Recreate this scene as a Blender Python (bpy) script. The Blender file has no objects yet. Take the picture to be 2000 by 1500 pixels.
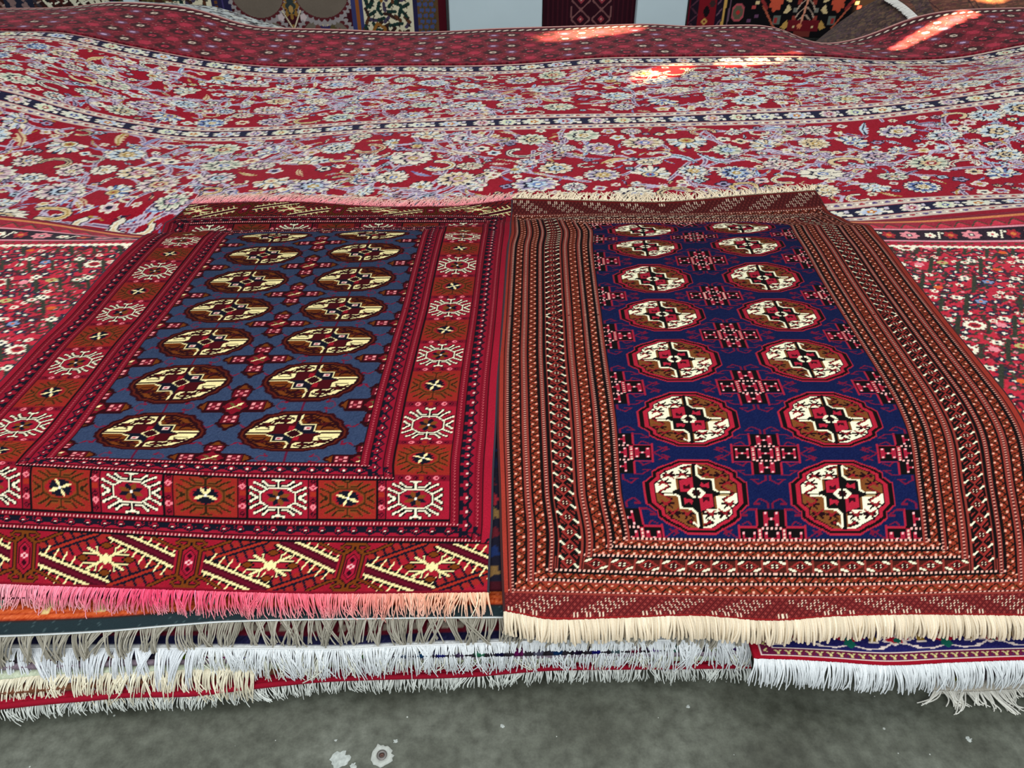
import bpy, math
import numpy as np
rng = np.random.default_rng(7)

# ---------------------------------------------------------------- canvas for knotted designs
class Cv:
    """grid of wool knots; x = knots across, y = rows from the near end"""
    def __init__(s, w, h, col):
        s.w, s.h = w, h
        s.a = np.empty((h, w, 3), np.uint8); s.a[:] = col
    def rect(s, x0, y0, x1, y1, c):
        x0, x1 = sorted((x0, x1)); y0, y1 = sorted((y0, y1))
        a, b = max(0, int(round(y0))), max(0, int(round(y1)))
        e, f = max(0, int(round(x0))), max(0, int(round(x1)))
        s.a[a:b, e:f] = c
    def _box(s, x0, y0, x1, y1):
        a = max(0, int(math.floor(x0))); b = min(s.w, int(math.ceil(x1)) + 1)
        c = max(0, int(math.floor(y0))); d = min(s.h, int(math.ceil(y1)) + 1)
        if a >= b or c >= d: return None
        X, Y = np.meshgrid(np.arange(a, b) + .5, np.arange(c, d) + .5)
        return a, b, c, d, X, Y
    def poly(s, pts, col, clip=None):
        p = np.array(pts, float)
        bx = s._box(p[:, 0].min(), p[:, 1].min(), p[:, 0].max(), p[:, 1].max())
        if bx is None: return
        a, b, c, d, X, Y = bx
        m = np.zeros(X.shape, bool); n = len(p)
        for i in range(n):
            x0, y0 = p[i]; x1, y1 = p[(i + 1) % n]
            if y0 == y1: continue
            t = ((y0 > Y) != (y1 > Y)) & (X < (x1 - x0) * (Y - y0) / (y1 - y0) + x0)
            m ^= t
        if clip is not None: m &= clip(X, Y)
        s.a[c:d, a:b][m] = col
    def line(s, pts, w, col):
        r = w / 2
        for (x0, y0), (x1, y1) in zip(pts[:-1], pts[1:]):
            bx = s._box(min(x0, x1) - r, min(y0, y1) - r, max(x0, x1) + r, max(y0, y1) + r)
            if bx is None: continue
            a, b, c, d, X, Y = bx
            dx, dy = x1 - x0, y1 - y0; L = dx * dx + dy * dy + 1e-9
            t = np.clip(((X - x0) * dx + (Y - y0) * dy) / L, 0, 1)
            m = (X - x0 - t * dx) ** 2 + (Y - y0 - t * dy) ** 2 <= r * r
            s.a[c:d, a:b][m] = col
    def ell(s, cx, cy, rx, ry, col):
        bx = s._box(cx - rx, cy - ry, cx + rx, cy + ry)
        if bx is None: return
        a, b, c, d, X, Y = bx
        m = ((X - cx) / rx) ** 2 + ((Y - cy) / ry) ** 2 <= 1
        s.a[c:d, a:b][m] = col
    def petals(s, cx, cy, rx, ry, n, depth, col, rot=0.0):
        bx = s._box(cx - rx, cy - ry, cx + rx, cy + ry)
        if bx is None: return
        a, b, c, d, X, Y = bx
        U, V = (X - cx) / rx, (Y - cy) / ry
        R = np.hypot(U, V); T = np.arctan2(V, U) + rot
        m = R <= (1 - depth) + depth * np.abs(np.cos(T * n / 2))
        s.a[c:d, a:b][m] = col
    def paste(s, o, x, y):
        s.a[y:y + o.h, x:x + o.w] = o.a
    def mirror_x(s):
        h = s.w // 2
        s.a[:, s.w - h:] = s.a[:, :h][:, ::-1]
    def fliptop(s):
        """far half repeats the near half, turned over"""
        h = s.h // 2
        s.a[s.h - h:] = s.a[:h][::-1]

def T(cx, cy, sx, sy, pts):
    return [(cx + x * sx, cy + y * sy) for x, y in pts]
def sym4(q):
    q = list(q)
    return (q + [(x, -y) for x, y in reversed(q)] + [(-x, -y) for x, y in q] + [(-x, y) for x, y in reversed(q)])

# ================================================================= red rug with slate field
def design_slate():
    W, H = 480, 696
    RED = (190, 34, 62); DRED = (150, 20, 46); MAR = (66, 6, 24); SL = (68, 84, 116); CR = (250, 232, 165)
    BR = (140, 72, 22); RU = (188, 56, 40); NV = (24, 26, 44); PK = (245, 130, 140); BLK = (22, 14, 20); OL = (120, 66, 22)
    c = Cv(W, H, RED)
    def dotsH(y, x0, x1):
        c.rect(x0, y - 1.5, x1, y + 2.5, MAR)
        c.rect(x0, y - 1, x1, y + 2, DRED)
        for x in range(int(x0), int(x1), 3):
            c.rect(x, y - 1, x + 1, y + 1, (240, 150, 150) if (x // 3) % 3 else (255, 205, 195))
        c.rect(x0, y + 1.6, x1, y + 2.6, BLK)
        c.rect(x0, y - 2.6, x1, y - 1.6, BLK)
    def dotsV(x, y0, y1):
        c.rect(x - 3, y0, x + 4, y1, DRED)
        for y in range(int(y0), int(y1), 3):
            c.rect(x, y, x + 1, y + 1, (235, 120, 125)); c.rect(x + 1, y + 1, x + 2, y + 2, (200, 70, 90))
        c.rect(x - 4, y0, x - 2.6, y1, BLK); c.rect(x + 3.6, y0, x + 5, y1, BLK)
    def recipH(x0, x1, y0, h, per):
        c.rect(x0, y0, x1, y0 + h, (178, 28, 58))
        n = max(1, round((x1 - x0) / per)); per = (x1 - x0) / n
        for i in range(n + 1):
            x = x0 + i * per
            c.line([(x - per / 2, y0 + h * .15), (x, y0 + h * .55), (x + per / 2, y0 + h * .15)], 1.8, NV)
            c.poly([(x - per * .16, y0 + h), (x + per * .16, y0 + h), (x + per * .1, y0 + h * .35), (x - per * .1, y0 + h * .35)], NV)
            c.rect(x - per * .36, y0 + h * .72, x - per * .16, y0 + h, NV); c.rect(x + per * .16, y0 + h * .72, x + per * .36, y0 + h, NV)
            c.line([(x - per * .28, y0 + h * .5), (x - per * .15, y0 + h * .75)], 1.2, NV)
            c.line([(x + per * .28, y0 + h * .5), (x + per * .15, y0 + h * .75)], 1.2, NV)
            xc = x + per / 2
            c.rect(xc - 1.5, y0 + h * .35, xc + 1.5, y0 + h * .62, MAR); c.rect(xc - 1, y0 + h * .42, xc + 1, y0 + h * .42 + 1.5, (255, 225, 205))
    def recipV(y0, y1, x0, w, per):
        c.rect(x0, y0, x0 + w, y1, (172, 26, 56))
        n = max(1, round((y1 - y0) / per)); per = (y1 - y0) / n
        for i in range(n + 1):
            y = y0 + i * per
            c.line([(x0 + w * .15, y - per / 2), (x0 + w * .55, y), (x0 + w * .15, y + per / 2)], 1.8, NV)
            c.poly([(x0 + w, y - per * .16), (x0 + w, y + per * .16), (x0 + w * .35, y + per * .1), (x0 + w * .35, y - per * .1)], NV)
            c.rect(x0 + w * .72, y - per * .36, x0 + w, y - per * .12, NV); c.rect(x0 + w * .72, y + per * .12, x0 + w, y + per * .36, NV)
            yc = y + per / 2
            c.rect(x0 + w * .35, yc - 1.5, x0 + w * .62, yc + 1.5, MAR); c.rect(x0 + w * .45, yc - 1, x0 + w * .45 + 1.5, yc + 1, (250, 200, 190))
    def box(x0, y0, x1, y1, kind):
        cx, cy = (x0 + x1) / 2, (y0 + y1) / 2; hx, hy = (x1 - x0) / 2, (y1 - y0) / 2
        g = (186, 34, 60) if kind else (178, 50, 42)
        c.rect(x0, y0, x1, y1, g)
        col = (250, 240, 205) if kind else OL; sh = BLK if kind else (110, 40, 25)
        if not kind:
            c.petals(cx, cy, hx * .98, hy * .98, 16, .2, (168, 66, 38))
            c.petals(cx, cy, hx * .52, hy * .42, 8, .12, (182, 36, 48)); c.petals(cx, cy, hx * .4, hy * .42, 8, .55, NV)
        oct_ = sym4([(.28, .48), (.58, .22)])
        rays = []
        for sx in (-1, 1):
            for sy in (-1, 1):
                rays += [[(.12 * sx, .6 * sy), (.32 * sx, .6 * sy), (.5 * sx, .82 * sy)],
                         [(.36 * sx, .42 * sy), (.55 * sx, .6 * sy), (.76 * sx, .74 * sy)],
                         [(.56 * sx, .25 * sy), (.7 * sx, .35 * sy), (.9 * sx, .48 * sy)],
                         [(.68 * sx, .04 * sy), (.8 * sx, .08 * sy), (.9 * sx, .2 * sy)],
                         [(0, .84 * sy), (.17 * sx, .93 * sy)]]
        rays += [[(0, .46), (0, .86)], [(0, -.46), (0, -.86)]]
        for r in rays: c.line(T(cx, cy, hx, hy, r), 3.4 if kind else 1.9, sh if kind else (150, 84, 40))
        o = T(cx, cy, hx, hy, oct_ + oct_[:1])
        c.line(o, 2.2, sh if kind else (140, 78, 36))
        for r in rays: c.line(T(cx, cy, hx, hy, r), 1.3, col if kind else (58, 40, 18))
        for r in rays:
            if kind: ex, ey = T(cx, cy, hx, hy, r)[-1]; c.rect(ex - 1, ey - 1, ex + 1, ey + 1, col)
        c.line(o, 1.1, col if kind else (84, 52, 20))
        # eight pointed star
        for k in range(8):
            a = k * math.pi / 4 + math.pi / 8
            t = (.42 * math.cos(a), .44 * math.sin(a)); n = (-.10 * math.sin(a), .12 * math.cos(a)); m = (t[0] * .55, t[1] * .55)
            w = (k % 2 == 0)
            cc = (NV if w else (150, 84, 36)) if kind else (CR if w else NV)
            if not kind and w: n = (n[0] * .62, n[1] * .62)
            elif not kind: n = (n[0] * 1.25, n[1] * 1.25)
            c.poly(T(cx, cy, hx, hy, [(0, 0), (m[0] + n[0], m[1] + n[1]), t, (m[0] - n[0], m[1] - n[1])]), cc)
        c.rect(cx - 1, cy - 1, cx + 1, cy + 1, (255, 250, 230))
    def diam(x, y, r, ry, col, inn=None):
        c.poly([(x - r, y), (x, y + ry), (x + r, y), (x, y - ry)], col)
        if inn: c.poly([(x - r * .45, y), (x, y + ry * .45), (x + r * .45, y), (x, y - ry * .45)], inn)
    def sepV(x0, x1, y0, y1):
        c.rect(x0, y0, x1, y1, BLK); c.rect(x0 + 1.5, y0, x1 - 1.5, y1, (160, 24, 50))
        xm = (x0 + x1) / 2; h = y1 - y0
        for f, k in ((.1, 0), (.28, 1), (.42, 0), (.6, 2), (.76, 1), (.93, 0)):
            if k == 1: diam(xm, y0 + f * h, 3.4, 2.6, PK, RED)
            elif k == 0: diam(xm, y0 + f * h, 2.6, 2.2, MAR, (160, 30, 60))
            else: c.rect(x0 + 2, y0 + f * h - 2, x1 - 2, y0 + f * h + 2, RU)
    def sepH(x0, x1, y0, y1):
        c.rect(x0, y0, x1, y1, MAR); c.rect(x0, y0 + 1, x1, y1 - 1, (150, 24, 50))
        ym = (y0 + y1) / 2; w = x1 - x0
        for f, k in ((.1, 0), (.24, 1), (.38, 0), (.5, 2), (.62, 0), (.76, 1), (.9, 0)):
            if k == 1: diam(x0 + f * w, ym, 3.4, 2.4, PK, RED)
            elif k == 0: diam(x0 + f * w, ym, 2.6, 2, MAR, (160, 30, 60))
            else: c.rect(x0 + f * w - 2, y0 + 1.5, x0 + f * w + 2, y1 - 1.5, RU)
    # end panel
    P0, P1 = 2, 40
    c.rect(0, P0, W, P1 + 1, (186, 36, 56))
    ym = (P0 + P1) / 2; hy = (P1 - P0) / 2; U = 136
    def comb(x0, y0, x1, y1, back, spine, teeth, side, n, tl, w=2.0, tw=1.3):
        d = np.array([x1 - x0, y1 - y0], float); L = np.hypot(*d); d /= L
        nr = np.array([-d[1], d[0]]) * side
        if back: c.line([(x0, y0), (x1, y1)], w + 2.4, back)
        for i in range(n):
            p = np.array([x0, y0]) + d * L * (i + .5) / n
            q = p + nr * tl * .3 + np.array([0.0, 1.0]) * np.sign(nr[1]) * tl * .7
            q = q + np.array([np.sign(nr[0]) * tl * .55, 0])
            c.line([tuple(p), tuple(q)], tw, teeth)
        c.line([(x0, y0), (x1, y1)], w, spine)
    k0 = 446 - 10 - 24
    cols_x = [W - 16 - 99 - U * i for i in range(4)]      # brown hooked columns
    star_x = [x + U / 2 for x in cols_x] + [cols_x[-1] - U / 2]
    for sx in star_x:
        L_, R_ = sx - 57, sx + 57
        # rust diagonals with dark combs
        for (a, b, p, q) in ((L_, ym + 1, sx - 8, P1), (sx + 4, P0, R_, ym)):
            lo_, hi_ = (P0, P1)
            if p < sx: c.poly([(a, b - 1), (a, b + 9), (p - 20, q), (p + 17, q), (a + 16, b - 1)], (178, 50, 44))
            else: c.poly([(a - 17, b), (a + 20, b), (p, q - 9), (p, q + 1), (p - 16, q + 1)], (178, 50, 44))
            c.line([(a, b), (p, q)], 5.4, NV)
            comb(a, b, p, q, None, NV, NV, 1, 7, 8, 2.0, 1.9); comb(a, b, p, q, None, NV, NV, -1, 7, 8, 2.0, 1.9)
            c.line([(a, b), (p, q)], 2.0, RU)
        for (a, b, p, q) in ((sx + 6, P1, R_ + 2, ym - 1), (L_ - 2, ym - 1, sx, P0)):
            c.line([(a, b), (p, q)], 7, (92, 10, 34))
            c.line([(a - 5, b - 3.4), (p - 5, q - 3.4)], 3.6, BLK); c.line([(a + 5, b + 3.4), (p + 5, q + 3.4)], 3.6, BLK)
            comb(a - 4, b - 2.8, p - 4, q - 2.8, None, CR, CR, -1, 8, 7, 1.7)
            comb(a + 4, b + 2.8, p + 4, q + 2.8, None, CR, CR, 1, 8, 7, 1.7)
            c.line([(a, b), (p, q)], 2.2, (120, 16, 46))
        for dx_, dy_ in ((0, 10), (0, -10), (-19, 0), (19, 0)):
            diam(sx + dx_, ym + dy_, 7, 3.6, BLK); diam(sx + dx_, ym + dy_, 5.5, 2.7, BR)
        for s1 in (-1, 1):
            for s2 in (-1, 1):
                for wdt, cc in ((3.0, BLK), (1.4, CR)):
                    c.line([(sx, ym), (sx + 15 * s1, ym + 7.5 * s2)], wdt, cc)
                    c.line([(sx + 7 * s1, ym + 3.6 * s2), (sx + 8 * s1, ym + 9 * s2)], wdt, cc)
                    c.line([(sx + 8 * s1, ym + 3.6 * s2), (sx + 18 * s1, ym + 3.6 * s2)], wdt, cc)
        diam(sx, ym, 6, 4, CR)
        c.ell(sx, ym, 3.6, 3, CR)
    for x in cols_x + [cols_x[0] + U]:
        if x > W - 12: continue
        c.poly(T(x, ym, 1, 1, sym4([(12, hy), (22, hy * .95), (12, hy * .45)])), (178, 30, 54))
        for wdt, cc in ((4.2, BLK), (2.2, BR)):
            for s2 in (-1, 1):
                for s1 in (-1, 1):
                    c.line([(x + 8 * s1, ym), (x + 8 * s1, ym + 10 * s2), (x + 2 * s1, ym + 14 * s2), (x + 1 * s1, ym + hy * s2)], wdt, cc)
                    c.line([(x + 1 * s1, ym + 18 * s2), (x + 8 * s1, ym + 18 * s2), (x + 12 * s1, ym + 15 * s2), (x + 7 * s1, ym + 13 * s2)], wdt * .75, cc)
                    c.line([(x + 9 * s1, ym + 10 * s2), (x + 16 * s1, ym + 12 * s2), (x + 31 * s1, ym + 18.5 * s2)], wdt * .8, cc)
        c.poly(T(x, ym, 1, 1, [(-5, -6), (-5, 6), (0, 10), (5, 6), (5, -6), (0, -10)]), BLK)
        c.poly(T(x, ym, 1, 1, [(-4, -5.5), (-4, 5.5), (0, 9), (4, 5.5), (4, -5.5), (0, -9)]), (196, 36, 70))
        diam(x, ym + 5, 2.6, 2.2, MAR); diam(x, ym - 5, 2.6, 2.2, MAR); diam(x, ym, 3.4, 2.4, (255, 190, 190), RED)
    # frames
    c.rect(0, 0, W, 2, DRED)
    c.rect(0, P1, W, P1 + 1.2, BLK)
    inner0 = Cv(1, 1, RED)
    def rectframe(xi, yi, col): c.rect(xi, yi, W - xi, H - yi, col)
    rectframe(7, 41, BLK); rectframe(8, 42, DRED)
    dotsH(43, 8, W - 8)
    for x in (11, W - 13): dotsV(x, 43, H - 43)
    recipH(16, W - 16, 46, 9, 13.5)
    rectframe(28, 57, DRED)
    for (x0, w) in ((15, 12),): recipV(50, H - 50, x0, w, 11)
    dotsH(57, 28, W - 28)
    for x in (31, W - 33): dotsV(x, 57, H - 57)
    rectframe(35, 60, BLK)
    nb = 7; bw = (W - 70 - 2) / nb
    for i in range(nb):
        x0 = 36 + i * bw
        box(x0 + 4, 61, x0 + bw - 4, 93, (i % 2 == 0))
        if i: sepV(x0 - 4.5, x0 + 4.5, 61, 93)
        else: c.rect(x0, 61, x0 + 4, 93, RED)
    c.rect(36 + nb * bw - 4, 61, 36 + nb * bw, 93, RED)
    ns = 11; bh = (H - 2 * 95) / ns
    for i in range(ns):
        y0 = 95 + i * bh
        box(36, y0 + 3.5, 83, y0 + bh - 3.5, i % 2 == 1)
        sepH(36, 83, y0 - 3.5, y0 + 3.5)
    sepH(36, 83, H - 95 - 3.5, H - 95 + 3.5)
    c.rect(83, 93, 85, H - 93, BLK)
    c.rect(85, 94, W - 85, H - 94, DRED)
    dotsH(95, 84, W - 84)
    for x in (88,): dotsV(x, 95, H - 95)
    recipH(93, W - 93, 98, 8, 13.5)
    recipV(100, H - 100, 93, 13, 11)
    c.rect(106, 107, W - 106, H - 107, DRED)
    dotsH(108, 104, W - 104)
    dotsV(108, 108, H - 108)
    # field
    f = Cv(254, H - 222, SL)
    f.a[:] = np.clip(f.a + rng.normal(0, 5, f.a.shape[:2])[..., None], 0, 255).astype(np.uint8)
    Q = [(.30, 1), (.46, .90), (.62, .86), (.72, .68), (.84, .58), (.88, .36), (.97, .24), (1, 0)]
    def gul(cx, cy):
        rx, ry = 49, 27.5
        f.poly(T(cx, cy, rx, ry, sym4(Q)), (62, 8, 20))
        f.poly(T(cx, cy, rx * .945, ry * .93, sym4(Q)), (112, 40, 24))
        f.poly(T(cx, cy, rx * .905, ry * .87, sym4(Q)), (50, 8, 18))
        q = T(cx, cy, rx * .84, ry * .81, sym4(Q))
        f.poly(q, BR)
        f.poly(q, CR, lambda X, Y: (X < cx) == (Y > cy))
        for sx, sy in ((-1, 1), (1, -1), (1, 1), (-1, -1)):
            dk = (58, 10, 16)
            crm = (sx * sy < 0)
            for bx, by in ((.30, .60), (.58, .40)):
                f.poly(T(cx, cy, rx, ry, [((bx - .12) * sx, (by - .10) * sy), ((bx + .02) * sx, (by + .10) * sy), ((bx + .10) * sx, (by - .06) * sy)]), dk)
                f.line(T(cx, cy, rx, ry, [((bx - .16) * sx, by * sy), ((bx + .12) * sx, by * sy)]), 2.4, dk)
                f.line(T(cx, cy, rx, ry, [((bx - .12) * sx, (by + .14) * sy), (bx * sx, by * sy), ((bx + .1) * sx, (by + .16) * sy)]), 1.8, dk)
                f.line(T(cx, cy, rx, ry, [((bx - .1) * sx, (by - .14) * sy), (bx * sx, by * sy), ((bx + .14) * sx, (by - .12) * sy)]), 1.8, dk)
            f.line(T(cx, cy, rx, ry, [(.46 * sx, .2 * sy), (.7 * sx, .2 * sy)]), 1.6, dk)
            f.line(T(cx, cy, rx, ry, [(.08 * sx, .66 * sy), (.2 * sx, .76 * sy), (.3 * sx, .72 * sy)]), 2.0, dk)
            f.poly(T(cx, cy, rx, ry, [(.1 * sx, .58 * sy), (.26 * sx, .66 * sy), (.2 * sx, .5 * sy)]), (92, 20, 22))
            f.poly(T(cx, cy, rx, ry, [(.40 * sx, .46 * sy), (.6 * sx, .52 * sy), (.52 * sx, .34 * sy)]), (92, 20, 22))
            f.line(T(cx, cy, rx, ry, [(.64 * sx, .52 * sy), (.72 * sx, .44 * sy), (.66 * sx, .34 * sy)]), 1.4, dk)
        # middle bars
        f.line(T(cx, cy, rx, ry, [(-.86, .04), (.86, .04)]), 1.6, (58, 10, 16)); f.line(T(cx, cy, rx, ry, [(-.84, -.02), (-.4, -.02)]), 1.6, CR)
        f.line(T(cx, cy, rx, ry, [(.4, .1), (.84, .1)]), 1.6, CR); f.line(T(cx, cy, rx, ry, [(0, .84), (0, -.84)]), 3, (58, 10, 16))
        f.line(T(cx, cy, rx, ry, [(.07, .82), (.04, .5)]), 1.8, CR); f.line(T(cx, cy, rx, ry, [(-.07, -.82), (-.04, -.5)]), 1.8, CR)
        # centre
        ctr = [(-.36, .12), (-.36, .42), (-.1, .42), (-.02, .56), (.02, .56), (.1, .42), (.36, .42), (.36, .12), (.46, .04),
               (.46, -.04), (.36, -.12), (.36, -.42), (.1, -.42), (.02, -.56), (-.02, -.56), (-.1, -.42), (-.36, -.42), (-.36, -.12), (-.46, -.04), (-.46, .04)]
        c2 = T(cx, cy, rx, ry, ctr)
        f.line(c2 + c2[:1], 2.2, (58, 10, 16))
        f.poly(c2, (92, 12, 24)); f.poly(c2, NV, lambda X, Y: (X > cx) == (Y > cy))
        f.line(T(cx, cy, rx, ry, [(.04, .56), (.1, .42), (.36, .42), (.36, .14), (.48, .06)]), 1.5, CR)
        f.line(T(cx, cy, rx, ry, [(-.04, -.56), (-.1, -.42), (-.36, -.42), (-.36, -.14), (-.48, -.06)]), 1.5, CR)
        f.rect(cx - .12 * rx, cy + .16 * ry, cx - 1, cy + .38 * ry, (186, 30, 52)); f.rect(cx + 1, cy - .38 * ry, cx + .12 * rx, cy - .16 * ry, (186, 30, 52))
        for s1 in (1, -1):
            f.rect(cx + s1 * .17 * rx, cy + s1 * .17 * ry, cx + s1 * .29 * rx, cy + s1 * .33 * ry, (240, 205, 190))
            f.rect(cx + s1 * .20 * rx, cy + s1 * .21 * ry, cx + s1 * .26 * rx, cy + s1 * .29 * ry, (205, 60, 84))
        f.poly(T(cx, cy, rx, ry, [(-.18, 0), (0, .22), (.18, 0), (0, -.22)]), CR)
        f.ell(cx, cy, 5.6, 4, (60, 8, 18)); f.line([(cx, cy - 5), (cx, cy + 5)], 1.2, (60, 8, 18))
    def minor_on(f, cx, cy):
        M2 = (92, 12, 34)
        for (dx, dy) in ((17, 0), (-17, 0), (0, 15), (0, -15)):
            h = abs(dx) > 0
            if h:
                s_ = 1 if dx > 0 else -1
                f.poly(T(cx, cy, 1, 1, [(8 * s_, 6), (22 * s_, 6), (30 * s_, 0), (22 * s_, -6), (8 * s_, -6)]), (56, 8, 20))
                f.poly(T(cx, cy, 1, 1, [(22 * s_, 4), (27 * s_, 0), (22 * s_, -4)]), BR)
                f.rect(cx + 11 * s_, cy - 4, cx + 21 * s_, cy + 4, (128, 18, 40))
                tx, ty = cx + 16 * s_, cy
                for k in (-1, 1):
                    f.line([(cx + 30 * s_, cy), (cx + 34 * s_, cy + 4 * k), (cx + 38 * s_, cy + 2 * k), (cx + 35 * s_, cy + 7 * k)], 1.1, (146, 26, 60))
            else:
                s_ = 1 if dy > 0 else -1
                f.poly(T(cx, cy, 1, 1, [(6, 7 * s_), (9, 18 * s_), (0, 25 * s_), (-9, 18 * s_), (-6, 7 * s_)]), (56, 8, 20))
                f.poly(T(cx, cy, 1, 1, [(4, 18 * s_), (0, 23 * s_), (-4, 18 * s_)]), BR)
                f.rect(cx - 6, cy + 9 * s_, cx + 6, cy + 17 * s_, (128, 18, 40))
                tx, ty = cx, cy + 13 * s_
                for k in (-1, 1):
                    f.line([(cx + 9 * k, cy + 18 * s_), (cx + 14 * k, cy + 22 * s_), (cx + 18 * k, cy + 19 * s_), (cx + 18 * k, cy + 25 * s_)], 1.1, (146, 26, 60))
            for a in (-1, 1):
                for b in (-1, 1): f.rect(tx + 3 * a - 1, ty + 2 * b - 1, tx + 3 * a + 1, ty + 2 * b + 1, (240, 150, 150))
            f.rect(tx - 1, ty - 1, tx + 1, ty + 1, (235, 110, 125))
        f.poly(T(cx, cy, 1, 1, sym4([(5, 8), (10, 5)])), (150, 20, 44)); f.poly(T(cx, cy, 1, 1, sym4([(5, 8), (10, 5)])), (60, 8, 18), lambda X, Y: (abs(X - cx) + abs(Y - cy) * 1.2 > 10))
        f.line([(cx - 5, cy - 3), (cx + 5, cy + 3)], 1.3, CR); f.line([(cx - 5, cy + 3), (cx + 5, cy - 3)], 1.3, (120, 110, 60))
    mk = Cv(84, 60, (1, 2, 3)); minor_on(mk, 42, 30)
    jy = (np.arange(int(60 * 1.16)) / 1.16).astype(int); jx = (np.arange(int(84 * 1.24)) / 1.24).astype(int)
    big = mk.a[jy][:, jx]; keep_ = ~(big == np.array((1, 2, 3), np.uint8)).all(-1)
    def minor(cx, cy):
        h_, w_ = keep_.shape; x0 = int(cx - w_ / 2); y0 = int(cy - h_ / 2)
        a, b = max(0, x0), min(f.w, x0 + w_); e, g = max(0, y0), min(f.h, y0 + h_)
        s_ = (slice(e - y0, g - y0), slice(a - x0, b - x0)); m_ = keep_[s_]
        f.a[e:g, a:b][m_] = big[s_][m_]
    gx = (64, 190); gy = [43 + 65 * i for i in range(7)]
    for x in gx: f.line([(x, 0), (x, f.h)], 1.1, (120, 30, 66))
    for y in gy: f.line([(0, y), (f.w, y)], .9, (88, 52, 92))
    for y in [gy[0] - 36] + [y + 32.5 for y in gy[:-1]] + [gy[-1] + 36]:
        for x in (-3, 127, 257): minor(x, y + (-4 if y < 20 else (4 if y > f.h - 20 else 0)))
    for x in gx:
        for y in gy: gul(x, y)
    keep = c.a[:41].copy()      # the end panel runs on across the rug instead of mirroring
    c.mirror_x()
    c.a[:41] = keep
    c.fliptop()
    c.paste(f, 113, 111)
    return c

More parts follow.
